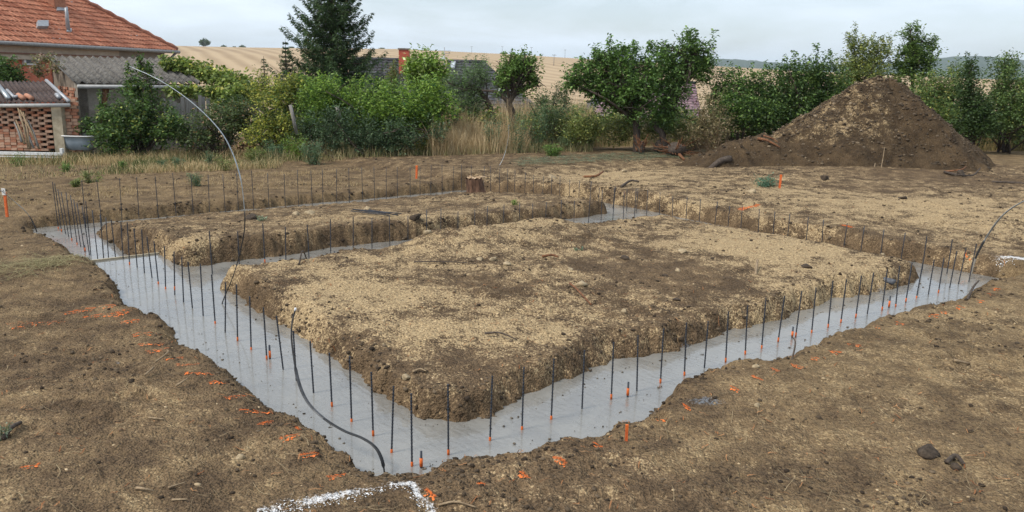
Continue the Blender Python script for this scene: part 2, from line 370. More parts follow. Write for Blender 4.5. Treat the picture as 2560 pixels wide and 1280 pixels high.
def ground_z(x, y, fine=True):
    u, v = uv_of(x, y)
    z = base_z(x, y)
    d = trench_d(u, v)
    z = z + 0.14 * sstep(4.2, 5.2, u) * (1 - sstep(6.5, 7.3, u)) * sstep(6.2, 7.3, v) * (1 - sstep(7.5, 7.7, v))      # spoil ridge along the back of the pad
    near = 1 - sstep(20, 26, np.hypot(x, y))
    if fine:
        lip = np.exp(-(np.minimum(d, 0) / 0.22) ** 2) * (d < 0)
        cl = fbm(x * 7, y * 7, 4, 41, 0.6)
        amp = 0.016 + 0.030 * np.clip(fbm(x * 0.9, y * 0.9, 3, 61) + 0.25, 0, 1)
        z = z + near * (amp * cl + 0.014 * np.abs(fbm(x * 19, y * 19, 3, 51)) + lip * 0.055 * np.clip(fbm(x * 4.3, y * 4.3, 4, 71, .6) + 0.2, -0.2, 1))
    bot = np.where(v > 9.35, LOW, 0.0) - 0.16
    slope = 0.09 + 0.16 * np.clip(0.5 + fbm(u * 0.9, v * 0.9, 2, 87), 0, 1)          # some banks slump, some stand
    wall = sstep(-slope, 0.10, d + 0.045 * fbm(u * 11, v * 11, 3, 81, .6))
    z = z - 0.045 * sstep(-0.30, 0.0, d)
    return z * (1 - wall) + bot * wall
def gz(x, y): return float(ground_z(np.array([x]), np.array([y]))[0])

def tan_mask(x, y):
    u, v = uv_of(x, y); d = trench_d(u, v)
    t = np.full_like(x, 0.0)
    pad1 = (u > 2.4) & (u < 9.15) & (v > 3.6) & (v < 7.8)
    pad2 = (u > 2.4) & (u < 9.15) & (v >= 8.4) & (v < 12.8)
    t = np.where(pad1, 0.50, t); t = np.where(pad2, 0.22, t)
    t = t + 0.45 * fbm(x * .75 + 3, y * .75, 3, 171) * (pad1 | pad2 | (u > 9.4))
    t = np.where((u >= 9.4) & (v > 2.8), 0.30 * (1 - sstep(12, 15, v)) * (1 - sstep(19, 22, u)) + 0.06, t)   # beyond the right trench
    t = np.where((v <= 3.3) & (u > 3.0), 0.06 + 0.22 * sstep(3.5, 7.5, u), t)                                   # right foreground
    def blob(px, py, rx, ry, a, z=0.25):
        c = unz(px, py, z); c2 = unz(px + rx, py, z); c3 = unz(px, py + ry, z); sx = abs(c2.x - c.x); sy = abs(c.y - c3.y)
        return a * np.exp(-(((x - c.x) / sx) ** 2 + ((y - c.y) / sy) ** 2))
    for bl in ((900, 725, 180, 30, .35), (1400, 810, 260, 50, .28), (1100, 800, 160, 35, .3), (1980, 615, 220, 28, .35), (1650, 850, 160, 40, .2),
               (2150, 690, 130, 40, .35), (700, 720, 80, 25, .2), (2300, 510, 260, 30, .45), (1990, 470, 120, 10, .3), (2450, 560, 140, 30, .3), (1500, 440, 160, 20, .35), (1700, 500, 200, 20, .2),
               (500, 595, 50, 14, .5), (1000, 535, 140, 14, .25), (760, 545, 100, 12, .2), (1540, 415, 150, 15, .4), (430, 590, 50, 18, .2),
               (2200, 860, 130, 20, .22), (2420, 770, 160, 25, .3), (2250, 980, 120, 25, .25), (1500, 1100, 160, 22, .10), (2000, 1120, 180, 30, .15), (2480, 930, 100, 60, .25),
               (330, 690, 60, 20, .2), (600, 1110, 30, 10, .25), (380, 1235, 40, 10, .2),
               (1650, 660, 260, 26, -.36), (1800, 690, 150, 22, -.30), (1180, 690, 160, 18, -.25), (1010, 770, 120, 15, -.28), (1250, 600, 300, 16, -.12), (1820, 640, 160, 16, -.2),
               (2480, 1060, 90, 60, -.5), (2350, 440, 200, 22, -.5), (2150, 470, 140, 12, -.35), (2050, 1000, 100, 30, -.25), (1560, 760, 60, 20, -.15)):
        t = t + blob(*bl)
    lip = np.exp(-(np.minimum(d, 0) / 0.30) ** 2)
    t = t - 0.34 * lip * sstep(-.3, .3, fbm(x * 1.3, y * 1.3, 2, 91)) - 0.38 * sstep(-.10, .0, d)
    return np.clip(t, -0.45, 1)
def straw_mask(x, y):
    u, v = uv_of(x, y); r = np.hypot(x, y)
    s = np.zeros_like(x)
    s = np.where((u > 2.4) & (u < 9.15) & (v >= 8.4) & (v < 12.8), 0.26, s)
    s = np.where((u < 1.9) & (v > 2.6), 0.32 + 0.10 * sstep(6, 9, v), s)
    s = np.where(v >= 13.2, 0.45 - 0.25 * sstep(6, 12, u), s)
    s = np.where(r > 22, 0.55, s)
    s = np.where((v < 3.3) & (u > 3), 0.40 + 0.15 * sstep(3.5, 6.5, u), s)
    return s
def slurry_mask(x, y):
    s = np.zeros_like(x)
    for px, py, rx, ry, z in ((1745, 797, 52, 10, .24), (1760, 985, 70, 16, .2), (2225, 672, 26, 12, .26), (1190, 580, 30, 12, .1), (290, 883, 14, 3, .2)):
        c = unz(px, py, z); c2 = unz(px + rx, py, z); c3 = unz(px, py + ry, z); sx = max(abs(c2.x - c.x), .02); sy = max(abs(c.y - c3.y), .02)
        s = s + 0.62 * np.exp(-(((x - c.x) / sx) ** 2 + ((y - c.y) / sy) ** 2))
    u, v = uv_of(x, y); d = trench_d(u, v)
    return np.clip(s + 0.34 * np.exp(-((d - 0.05) / 0.05) ** 2) * (fbm(x * 1.7, y * 1.7, 2, 15) > 0.1), 0, 1)

OR = [[(160, 775), (240, 762), (290, 755)], [(210, 785), (270, 778), (320, 765)], [(285, 779), (318, 772)], [(300, 797), (345, 793)], [(333, 825), (378, 822)], [(348, 852), (410, 849)], [(368, 872), (420, 866)], [(412, 892), (455, 889)], [(443, 911), (495, 906)], [(465, 936), (530, 940)], [(525, 962), (565, 959)], [(562, 997), (612, 991)], [(600, 1031), (673, 1028)], [(648, 1066), (680, 1058)], [(703, 1104), (748, 1093)], [(752, 1143), (797, 1130)], [(822, 1193), (862, 1180)], [(60, 1180), (98, 1171)], [(250, 656), (285, 660)], [(320, 698), (330, 704)], [(738, 1062), (750, 1072)],
      [(1063, 1228), (1086, 1245)], [(1197, 1207), (1210, 1214)], [(1300, 1180), (1322, 1190)], [(1385, 1146), (1415, 1158)], [(1485, 1108), (1503, 1115)], [(1625, 1044), (1662, 1050)], [(1709, 1013), (1722, 1021)], [(1828, 970), (1845, 978)], [(1880, 943), (1905, 953)], [(1930, 925), (1950, 930)], [(1976, 914), (2008, 921)], [(2028, 899), (2045, 902)], [(2075, 882), (2102, 887)], [(2120, 863), (2148, 868)], [(2185, 820), (2200, 822)], [(2240, 810), (2258, 815)], [(2320, 788), (2345, 793)], [(2352, 780), (2366, 786)], [(2392, 772), (2410, 776)], [(2440, 752), (2458, 754)], [(2468, 736), (2485, 739)], [(2480, 722), (2500, 724)],
      [(1850, 536), (1895, 526)], [(2108, 576), (2125, 580)], [(2412, 636), (2426, 640)]]
LI = [([(660, 1282), (740, 1258), (860, 1233), (960, 1212), (1025, 1203)], .030), ([(650, 1280), (700, 1262), (730, 1240)], .022), ([(1030, 1206), (1045, 1240), (1078, 1265), (1090, 1300)], .022), ([(2490, 652), (2530, 655), (2570, 660)], .07)]
def paint_mask(x, y):
    lim = np.zeros_like(x); org = np.zeros_like(x); idx = np.where(np.hypot(x, y) < 16)[0]; X, Y = x[idx], y[idx]
    def seg(P, wid, acc, amp):
        for A, B in zip(P[:-1], P[1:]):
            A, B = unz(*A, .15), unz(*B, .15); k = (X > min(A.x, B.x) - .3) & (X < max(A.x, B.x) + .3) & (Y > min(A.y, B.y) - .3) & (Y < max(A.y, B.y) + .3)
            if not k.any(): continue
            dx, dy = B.x - A.x, B.y - A.y; L2 = dx * dx + dy * dy; t = np.clip(((X[k] - A.x) * dx + (Y[k] - A.y) * dy) / L2, 0, 1)
            dd = np.hypot(X[k] - A.x - t * dx, Y[k] - A.y - t * dy); v = amp * np.exp(-(dd / wid) ** 2); ii = idx[k]; acc[ii] = np.maximum(acc[ii], v)
    for p in OR: seg(p, .014 if p[0][1] > 600 else .05, org, .75)
    seg([(20, 800), (150, 793)], .05, org, .28); seg([(160, 775), (320, 765)], .05, org, .25)
    for p, wd in LI: seg(p, wd, lim, .56)
    lim *= .25 + 1.3 * np.clip(.5 + .9 * fbm(x * 5, y * 5, 3, 3), 0, 1)
    return np.stack([lim, org, lim * 0], 1)
def add_attr(me, name, c3):
    a = me.attributes.new(name, 'FLOAT_COLOR', 'POINT'); c4 = np.ones((len(c3), 4), dtype=np.float32); c4[:, :3] = c3; a.data.foreach_set('color', c4.ravel())
def polar_sheet(r_list, az_list):
    R, A = np.meshgrid(r_list, az_list, indexing='ij'); x = (R * np.sin(A)).ravel(); y = (R * np.cos(A)).ravel()
    nr, na = len(r_list), len(az_list)
    i, j = np.meshgrid(np.arange(nr - 1), np.arange(na), indexing='ij'); j2 = (j + 1) % na
    q = np.stack([i * na + j, i * na + j2, (i + 1) * na + j2, (i + 1) * na + j], -1).reshape(-1, 4)[:, ::-1]
    return x, y, q
fine_a = np.radians(np.linspace(-40, 40, 900)); coarse_a = np.radians(np.linspace(40, 320, 72))[1:-1]
AZ = np.concatenate([fine_a, coarse_a])
RR = [0.02, 0.1, 0.3, 0.6, 1.0]
while RR[-1] < 26: RR.append(RR[-1] * (1.03 if RR[-1] < 2.9 else 1.0041))
while RR[-1] < 72: RR.append(RR[-1] * 1.03)
RR.append(75.0)
x, y, q = polar_sheet(np.array(RR), AZ)
z = ground_z(x, y)
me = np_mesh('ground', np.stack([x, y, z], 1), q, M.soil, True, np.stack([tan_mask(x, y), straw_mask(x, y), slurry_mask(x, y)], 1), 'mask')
add_attr(me, 'paint', paint_mask(x, y)); ground = tag(obj('ground', me), kind='structure')

# the stubble field on the hill
def field_mat():
    m, n, l, b = newmat('stubble_field')
    g = n.new('ShaderNodeNewGeometry'); mpn = n.new('ShaderNodeMapping'); mpn.inputs['Rotation'].default_value = (0, 0, math.radians(-25.7)); l.new(g.outputs['Position'], mpn.inputs[0])
    wv = n.new('ShaderNodeTexWave'); wv.inputs['Scale'].default_value = 0.032; wv.inputs['Distortion'].default_value = 2.0; wv.inputs['Detail'].default_value = 3; wv.inputs['Detail Scale'].default_value = 0.6
    l.new(mpn.outputs[0], wv.inputs['Vector'])
    z = n.new('ShaderNodeTexNoise'); z.inputs['Scale'].default_value = 0.02; z.inputs['Detail'].default_value = 8; l.new(g.outputs['Position'], z.inputs['Vector'])
    r = n.new('ShaderNodeValToRGB'); r.color_ramp.elements[0].color = (0.25, 0.170, 0.098, 1); r.color_ramp.elements[1].color = (0.44, 0.325, 0.200, 1)
    r.color_ramp.elements[0].position = 0.05; r.color_ramp.elements[1].position = 0.8
    ad = n.new('ShaderNodeMath'); ad.operation = 'MULTIPLY_ADD'; ad.inputs[1].default_value = 0.45; l.new(wv.outputs['Fac'], ad.inputs[0])
    ad2 = n.new('ShaderNodeMath'); ad2.operation = 'MULTIPLY'; ad2.inputs[1].default_value = 0.8; l.new(z.outputs['Fac'], ad2.inputs[0]); l.new(ad2.outputs[0], ad.inputs[2])
    l.new(ad.outputs[0], r.inputs[0]); l.new(r.outputs[0], b.inputs['Base Color']); b.inputs['Roughness'].default_value = 1.0; b.inputs['Specular IOR Level'].default_value = 0.05
    return m
FA = np.concatenate([np.radians(np.linspace(-42, 42, 160)), np.radians(np.linspace(42, 318, 50))[1:-1]])
fr = np.concatenate([np.geomspace(75, 720, 90), np.linspace(730, 1000, 14)])
x, y, q = polar_sheet(fr, FA); z = base_z(x, y) + 0.25 * fbm(x * .01, y * .01, 3, 8) * sstep(80, 150, np.hypot(x, y))
tag(obj('field', np_mesh('field', np.stack([x, y, z], 1), q, field_mat(), True)), kind='structure')

# wooded hills on the skyline, and the low land between
hx = np.concatenate([np.radians(np.linspace(-42, 42, 420)), np.radians(np.linspace(42, 318, 60))[1:-1]])
def hill_h(A):
    d = np.degrees(A)
    return np.interp(d, [-60, 0, 8, 13.8, 15.2, 17, 18.5, 21, 24, 27, 29.2, 30.5, 32.5, 36, 60], [20, 25, 30, 70, 72, 62, 55, 55, 70, 88, 96, 88, 82, 75, 40])
hr = np.array([1000, 1600, 2400, 2800, 3100, 3300, 3600, 4200])
prof = np.array([-0.6, -0.5, -0.2, 0.35, 0.85, 1.0, 0.7, -0.3])
R, A = np.meshgrid(hr, hx, indexing='ij'); P = np.repeat(prof[:, None], len(hx), 1)
Hh = hill_h(A) * P + (P > 0.2) * 5 * fbm(np.degrees(A) * 1.3, R * 0.004, 4, 17) + np.where(P > 0.8, 1.6 * fbm(np.degrees(A) * 18, R * 0, 2, 19), 0)
Hh[0] = -32
na = len(hx); i, j = np.meshgrid(np.arange(len(hr) - 1), np.arange(na), indexing='ij'); j2 = (j + 1) % na
q = np.stack([i * na + j, i * na + j2, (i + 1) * na + j2, (i + 1) * na + j], -1).reshape(-1, 4)[:, ::-1]
M.forest = rough_mat('far_forest', (0.020, 0.038, 0.016), (0.060, 0.080, 0.035), 0.02, 1.0, 0.0, spec=0.0)
tag(obj('hills', np_mesh('hills', np.stack([(R * np.sin(A)).ravel(), (R * np.cos(A)).ravel(), Hh.ravel()], 1), q, M.forest, True)), kind='structure')

# ------------------------------------------------------------------ poured concrete
def conc_sheet(name, rects, z, thick, label, seed, tilt=0.012):
    bm = bmesh.new(); cell = 0.08
    us = np.arange(1.4, 10.06, cell); vs = np.arange(2.8, 13.75, cell)
    vid = {}
    def V(i, j):
        if (i, j) not in vid:
            u, v = us[i], vs[j]; X = xy_of(u, v)
            zz = z + 0.006 * float(fbm(np.array([u * 1.1]), np.array([v * 1.1]), 3, seed)[0]) + 0.0005 * float(fbm(np.array([u * 9]), np.array([v * 9]), 2, seed + 5)[0])
            vid[(i, j)] = bm.verts.new((X[0], X[1], zz))
        return vid[(i, j)]
    for i in range(len(us) - 1):
        for j in range(len(vs) - 1):
            uc, vc = us[i] + cell / 2, vs[j] + cell / 2
            if any(a <= uc <= b_ and c <= vc <= d for a, b_, c, d in rects):
                bm.faces.new((V(i, j), V(i + 1, j), V(i + 1, j + 1), V(i, j + 1)))
    r = bmesh.ops.extrude_face_region(bm, geom=bm.faces[:])
    bmesh.ops.translate(bm, vec=(0, 0, -thick), verts=[e for e in r['geom'] if isinstance(e, bmesh.types.BMVert)])
    bmesh.ops.recalc_face_normals(bm, faces=bm.faces[:])
    o = obj(name, bm_mesh(name, bm, M.concrete, True)); return tag(o, label, 'concrete')
conc_sheet('concrete_footing', [(1.4, 2.75, 2.8, 9.36), (1.4, 10.0, 2.8, 4.0), (1.4, 10.0, 7.35, 8.8), (8.75, 10.0, 2.8, 9.36)], 0.0, 0.12,
           'smooth wet grey concrete filling the nearer trenches around the tan earth pad', 101)
conc_sheet('concrete_footing', [(1.4, 2.75, 9.36, 13.6), (8.75, 10.0, 9.36, 13.6), (1.4, 10.0, 12.35, 13.6)], LOW, 0.12,
           'lower wet grey concrete in the far trenches beyond the thin shutter board', 131)
# shutter boards at the step in the concrete
M.board = rough_mat('shutter_board', (0.33, 0.27, 0.18), (0.52, 0.45, 0.32), 12, 0.8, 0.2, stretch=(1, 6, 1))
for (ua, ub), lb in (((1.55, 2.66), 'thin pale shutter board across the left trench where the concrete steps down'),):
    bm = bmesh.new(); a, b2 = Vector((*xy_of(ua, 9.37), 0.008)), Vector((*xy_of(ub, 9.37), 0.008))
    d = (b2 - a); rot = Matrix.Rotation(math.atan2(d.y, d.x), 3, 'Z')
    box_bm(bm, (a + b2) / 2 + Vector((0, 0, -0.16)), (d.length, 0.022, 0.34), rot)
    tag(obj('shutter_board', bm_mesh('shutter_board', bm, M.board)), lb, 'board')

# ------------------------------------------------------------------ starter bars
_rb = {}
def rebar_mesh(h, near):
    k = (round(h / 0.03), near)
    if k not in _rb:
        L = k[0] * 0.03; r = 0.0052; z0 = -0.12; pts = []; rad = []
        st = 0.020 if near else 0.2; zc = z0
        while zc < L - 1e-4:
            pts.append((0, 0, zc)); rad.append(r)
            if near:
                pts += [(0, 0, zc + st * 0.55), (0, 0, zc + st * 0.68), (0, 0, zc + st * 0.9)]; rad += [r, r * 1.25, r * 1.25]
            zc += st
        pts.append((0, 0, L)); rad.append(r)
        V, Q = tube_np([(pts, rad)], 6); _rb[k] = (np_mesh('rebar', V, Q, M.rebar, False), L)
    return _rb[k]
V, Q = tube_np([([(0, 0, -0.02), (0, 0, 0.014), (0, 0, 0.018)], [0.0074, 0.0074, 0.0058])], 8); tape_me = np_mesh('tape', V, Q, M.orange, True)
def ordinal(n):
    return '%d%s' % (n, 'th' if 10 <= n % 100 <= 20 else {1: 'st', 2: 'nd', 3: 'rd'}.get(n % 10, 'th'))
LROW = [(1028,990,1030,1166,1),(984,967,979,1132,1),(928,930,933,1090,1),(874,896,879,1054,1),(823,878,830,1017,1),(775,850,784,983,0),(733,826,741,952,0),(692,797,708,924,0),(659,775,667,898,1),(624,738,628,874,1),(591,718,594,852,1),(564,705,563,830,0),(529,687,538,808,1),(501,666,508,790,0),(470,655,481,771,0),(454,640,459,756,0),(435,631,437,738,1),(411,617,414,722,1),(385,607,396,709,1),(367,591,380,694,0),(354,574,361,682,0),(335,570,343,669,0),(318,557,324,662,1),(302,552,308,648,0),
 (280,546,0,0,0),(261,544,0,0,0),(249,536,0,0,0),(232,527,0,0,0),(216,507,0,0,0),(205,514,224,638,0),(192,505,212,630,0),(184,498,202,618,0),(176,487,193,611,1),(165,482,180,602,1),(153,481,172,593,0),(144,472,164,584,0),(137,461,154,579,1),(131,453,146,572,1)]
FROW = [(1120,967,1121,1137,1),(1231,937,1225,1100,1),(1310,917,1305,1073,1),(1385,898,1378,1048,1),(1461,879,1455,1022,0),(1534,860,1528,998,1),(1595,845,1592,977,0),(1659,822,1651,957,1),(1716,811,1711,938,1),(1771,799,1761,919,0),(1821,780,1814,905,1),(1869,765,1863,886,1),(1915,745,1904,871,1),(1961,742,1945,856,1),(2004,731,1989,842,1),(2040,721,2029,832,1),(2082,706,2070,819,1),(2116,701,2102,807,1),(2153,692,2139,796,1),(2184,684,2168,786,0),(2218,675,2205,777,1),(2249,666,2239,767,1),(2280,659,2264,757,1),(2309,648,2291,745,1),(2336,646,2321,736,0),(2360,645,2346,732,1),(2392,629,2374,720,0),(2415,622,2396,711,0),(2441,610,2422,705,0)]
MROW = [(523,576,531,685,0),(594,577,599,675,1),(657,562,663,668,1),(713,565,715,662,1),(768,561,773,654,1),(826,548,827,647,1),(883,545,883,639,0),(930,547,930,633,0),(973,540,975,622,0),(1020,538,1020,617,0)] + [(a, b, 0, 0, 0) for a, b in ((1065,528),(1102,521),(1145,527),(1186,522),(1219,513),(1257,509),(1299,507),(1334,507),(1366,505),(1405,503),(1438,504),(1473,488),(1507,474),(1535,466),(1563,477),(1590,471))]
RROW = [(2381,599,2367,685,0)] + [(a, b, 0, 0, 0) for a, b in ((2319,591),(2261,580),(2210,572),(2161,564),(2115,557),(2062,549),(2024,543),(1976,534),(1940,529),(1902,523),(1857,516),(1825,514),(1790,506),(1753,499),(1720,492),(1686,489),(1652,482),(1621,477),(1593,473),(1570,472),(1535,470),(1498,472),(1476,454),(1449,452),(1427,447),(1402,441),(1379,441),(1356,440),(1336,437),(1314,429),(1287,426),(1270,422),(1248,418),(1228,417),(1210,418))]
BROW = [(a, b, 0, 0, 0) for a, b in ((204,452),(244,450),(297,447),(340,445),(388,441),(434,434),(476,436),(518,436),(559,436),(592,435),(630,427),(669,431),(709,434),(743,426),(779,428),(806,424),(840,424),(872,420),(905,419),(936,418),(965,420),(992,417),(1025,421),(1050,416),(1076,413),(1105,412),(1132,415),(1155,410),(1180,413))]
ROWS = (('in the left trench row from the near corner', LROW, 0, 2.15), ('in the right front trench row from the near corner', FROW, 1, 3.42),
        ('in the cross trench row from the left', MROW, 1, 8.07), ('in the far right trench row from the right corner', RROW, 0, 9.34),
        ('in the back trench row from the left', BROW, 1, 12.98))
GRP = 'upright rebar starter bars in the concrete trenches'
for phrase, row, ax, val in ROWS:
    for i, (tx, ty, bx, by, tp) in enumerate(row):
        top = ray_row(tx, ty, ax, val); v = uv_of(top.x, top.y)[1]; lv = LOW if v > 9.36 else 0.0
        if bx: base = unz(bx, by, lv)
        else: base = Vector((top.x + random.uniform(-.008, .008), top.y, lv))
        if bx:   # top above the base, lean small, height from the picture
            t2 = unY(tx, ty, base.y + 0.3 * (top.y - base.y)); h = t2.z - lv; lean = Vector((t2.x - base.x, t2.y - base.y, h))
        else: h = top.z - lv; lean = Vector((random.uniform(-.015, .015), random.uniform(-.015, .015), h))
        h = max(0.3, min(0.95, lean.length)); me, L = rebar_mesh(h, base.y < 9)
        o = obj('rebar', me, None, base)
        o.rotation_mode = 'QUATERNION'; o.rotation_quaternion = Vector((0, 0, 1)).rotation_difference(lean.normalized())
        lab = '%s rebar %s' % (ordinal(i + 1), phrase)
        if tp:
            lab += ' with orange foot'; k = obj('paint_band', tape_me, o); k.location = (0, 0, random.uniform(0.0, 0.03))
            if (tx, ty) in ((435, 631), (657, 562)): k.location = (0, 0, 0.07)
        tag(o, lab, 'rebar', GRP)
# short stubs, orange tops
for i, (tx, ty, bx, by, wh) in enumerate(((1053,1128,1053,1170,'beside the near corner of the concrete'), (673,863,675,897,'beside the left row in the concrete'), (1569,955,1569,992,'in the near part of the right front trench'), (1980,817,1980,845,'halfway along the right front trench'), (2226,740,2222,770,'towards the far end of the right front trench'), (837,628,837,648,'in the cross trench'), (211,612,213,630,'in the far left trench'))):
    lv = LOW if i == 6 else 0.0
    base = unz(bx, by, lv); h = unY(tx, ty, base.y).z - lv
    V, Q = tube_np([([(0, 0, -0.1), (0, 0, h)], [0.007, 0.007])], 6)
    o = tag(obj('rebar_stub', np_mesh('rebar_stub', V, Q, M.rebar), None, base), 'short rebar stub with orange paint standing ' + wh, 'rebar stub', 'short rebar stubs')
    V, Q = tube_np([([(0, 0, h * .1), (0, 0, h * .6)], [0.0095, 0.009])], 8); obj('paint_band', np_mesh('paint_band', V, Q, M.orange), o)

# ------------------------------------------------------------------ earthing strips
def strip(name, pts, label, segs, wdt=0.013, cap=False):
    P = smooth_path(pts, 8); o = empty(name, P[0], label, 'steel strip', 'bent earthing strips rising from the concrete')
    n = len(P)
    for nm, a, b_, mt, rs in segs:
        ia, ib = int(a * (n - 1)), int(b_ * (n - 1)); sub = [p - P[0] for p in P[ia:ib + 1]]
        tube(nm, [(sub, [wdt * rs] * len(sub))], mt, o, 8, 0.42)
    if cap:
        e = P[-1] - P[0]; d = (P[-1] - P[-2]).normalized(); M.white = rough_mat('bright_cut_end', (0.7, 0.7, 0.7), (0.8, 0.8, 0.8), 10, 0.3, 0)
        tube('cut_end', [([e - d * .004, e + d * .012], [wdt * 1.1] * 2)], M.white, o, 8, 0.55)
    return o
b0 = unz(555, 760, 0)
strip('earthing_strip', [b0 - Vector((0, 0, .1)), b0] + [unY(a, b_, b0.y + k) for a, b_, k in ((583,690,.0),(603,620,.03),(612,560,.05),(609,500,.08),(600,440,.12),(578,375,.18),(545,320,.25),(480,256,.35),(400,201,.45),(325,166,.55))],
      'tall silver steel strip arching left out of the left trench, black sleeve at its foot', [('black_sleeve', 0, .42, M.black, 1.5), ('steel', .41, 1, M.zinc, 0.95)], .0068)
b0 = unz(962, 1190, 0)
strip('earthing_strip', [b0 - Vector((0, 0, .08)), b0] + [unY(a, b_, b0.y + k) for a, b_, k in ((955,1150,.02),(938,1118,.06),(905,1095,.12),(860,1077,.2),(810,1046,.28),(768,1003,.36),(744,945,.42),(730,860,.46),(730,810,.47),(738,775,.48))],
      'dark strip curling up from the nearest concrete corner with a bright cut end', [('black_sleeve', 0, .55, M.black, 1.0), ('steel', .54, 1, rough_mat('dull_steel', (.05, .05, .05), (.12, .12, .12), 20, .4, .05, metal=.4), 1.0)], .0105, True)
b0 = unz(2425, 697, 0)
strip('earthing_strip', [b0 - Vector((0, 0, .1)), b0] + [unY(a, b_, b0.y - k) for a, b_, k in ((2432,668,.0),(2441,640,.0),(2452,618,.02),(2468,590,.05),(2498,548,.15),(2530,520,.25),(2575,497,.4),(2640,475,.6))],
      'silver steel strip bending right out of the right-hand trench corner', [('steel', 0, .32, rough_mat('muddy_steel', (.16, .14, .11), (.28, .25, .2), 20, .7, .1), 1.0), ('black_sleeve', .31, .52, M.black, 1.05), ('bright_steel', .51, 1, M.zinc, 0.9)], .017)
b0 = unz(1229, 482, LOW)
strip('earthing_strip', [b0 - Vector((0, 0, .1)), b0] + [unY(a, b_, b0.y + k) for a, b_, k in ((1232,450,0),(1242,425,0),(1256,400,.05),(1266,370,.1),(1271,340,.15),(1272,312,.2))],
      'thin bent strip standing behind the tree stump at the back corner', [('black_sleeve', 0, .5, M.black, 1.0), ('steel', .49, 1, M.zinc, 1.0)], .007)
b0 = unz(92, 580, LOW)
strip('earthing_strip', [b0 - Vector((0, 0, .1)), b0] + [unY(a, b_, b0.y + k) for a, b_, k in ((84,560,0),(75,543,0),(58,523,-.05),(36,504,-.1),(12,484,-.2),(-20,462,-.3))],
      'dark grey strip leaning left out of the far left trench corner', [('black_sleeve', 0, .45, M.black, 1.0), ('steel', .44, 1, M.zinc, .8)], .012)
# ================================================================== loose things on the earth
_ico = bmesh.new(); bmesh.ops.create_icosphere(_ico, subdivisions=1, radius=1.0)
ICO_V = np.array([tuple(v.co) for v in _ico.verts]); ICO_F = np.array([[v.index for v in f.verts] for f in _ico.faces]); _ico.free()
_ico = bmesh.new(); bmesh.ops.create_icosphere(_ico, subdivisions=2, radius=1.0)
ICO2_V = np.array([tuple(v.co) for v in _ico.verts]); ICO2_F = np.array([[v.index for v in f.verts] for f in _ico.faces]); _ico.free()
def lumps(name, pos, size, cols, rng, flat=0.65, sink=0.25, rough=0.28):
    n = len(pos); nv = len(ICO_V)
    v = np.repeat(ICO_V[None], n, 0) * (1 + rough * (rng.random((n, nv, 1)) * 2 - 1))
    v = v * np.stack([rng.uniform(.75, 1.3, n), rng.uniform(.75, 1.3, n), rng.uniform(.45, .9, n) * flat * 1.3], 1)[:, None, :]
    a = rng.uniform(0, 6.28, n); ca, sa = np.cos(a)[:, None], np.sin(a)[:, None]
    vx = v[..., 0] * ca - v[..., 1] * sa; vy = v[..., 0] * sa + v[..., 1] * ca
    v = np.stack([vx, vy, v[..., 2]], -1) * size[:, None, None] + pos[:, None, :]
    v[..., 2] += (size * (flat * .5 - sink))[:, None]
    f = (ICO_F[None] + (np.arange(n) * nv)[:, None, None]).reshape(-1, 3)
    return np_mesh(name, v.reshape(-1, 3), f, M.stone, False, np.repeat(cols, nv, 0))
def scatter(n, rng, rmin=2.9, rmax=21, az=36):
    r = np.exp(rng.uniform(math.log(rmin), math.log(rmax), n)); a = np.radians(rng.uniform(-az, az, n))
    return r * np.sin(a), r * np.cos(a), r
rng = np.random.default_rng(5)
x, y, r = scatter(60000, rng); t = tan_mask(x, y); u, v = uv_of(x, y); d = trench_d(u, v)
keep = (rng.random(len(x)) < np.clip((t - 0.15) * 0.35, 0.012, 1)) & (d < -0.02); x, y, r = x[keep], y[keep], r[keep]
n = len(x); size = (0.0032 + 0.008 * rng.random(n) ** 3.5) * (0.65 + r / 11); big = rng.random(n) < 0.02; size[big] *= 2.1
k = rng.random((n, 1)); cols = np.array([0.30, 0.215, 0.12]) * (1 - k) + np.array([0.52, 0.39, 0.235]) * k
cols *= rng.uniform(.75, 1.1, (n, 1))
tag(obj('gravel', lumps('gravel', np.stack([x, y, ground_z(x, y)], 1), size, cols, rng)), 'pale tan limestone gravel strewn over the dug earth', 'gravel', kind='stuff')
x, y, r = scatter(60000, rng); u, v = uv_of(x, y); d = trench_d(u, v)
p = 0.05 + 0.75 * np.exp(-((d + 0.10) / 0.13) ** 2) * (d < 0.09) + 0.35 * (fbm(x * .8, y * .8, 3, 61) > 0.18)
p = np.where((u < 1.7) | (v < 3.0), p * 0.8, p * 0.7)
keep = (rng.random(len(x)) < p) & (d < 0.07); x, y, r = x[keep], y[keep], r[keep]
n = len(x); size = (0.004 + 0.011 * rng.random(n) ** 3) * (0.7 + r / 13)
lipm = np.exp(-((trench_d(*uv_of(x, y)) + .05) / .15) ** 2); size *= 1 + 0.6 * lipm * rng.random(n) ** 2
k = rng.random((n, 1)) ** 1.5; cols = np.array([0.035, 0.025, 0.017]) * (1 - k) + np.array([0.15, 0.110, 0.070]) * k
tag(obj('soil_clods', lumps('soil_clods', np.stack([x, y, ground_z(x, y)], 1), size, cols, rng, .8)), 'crumbly dark brown soil crumbs along the trench edges', 'soil', kind='stuff')

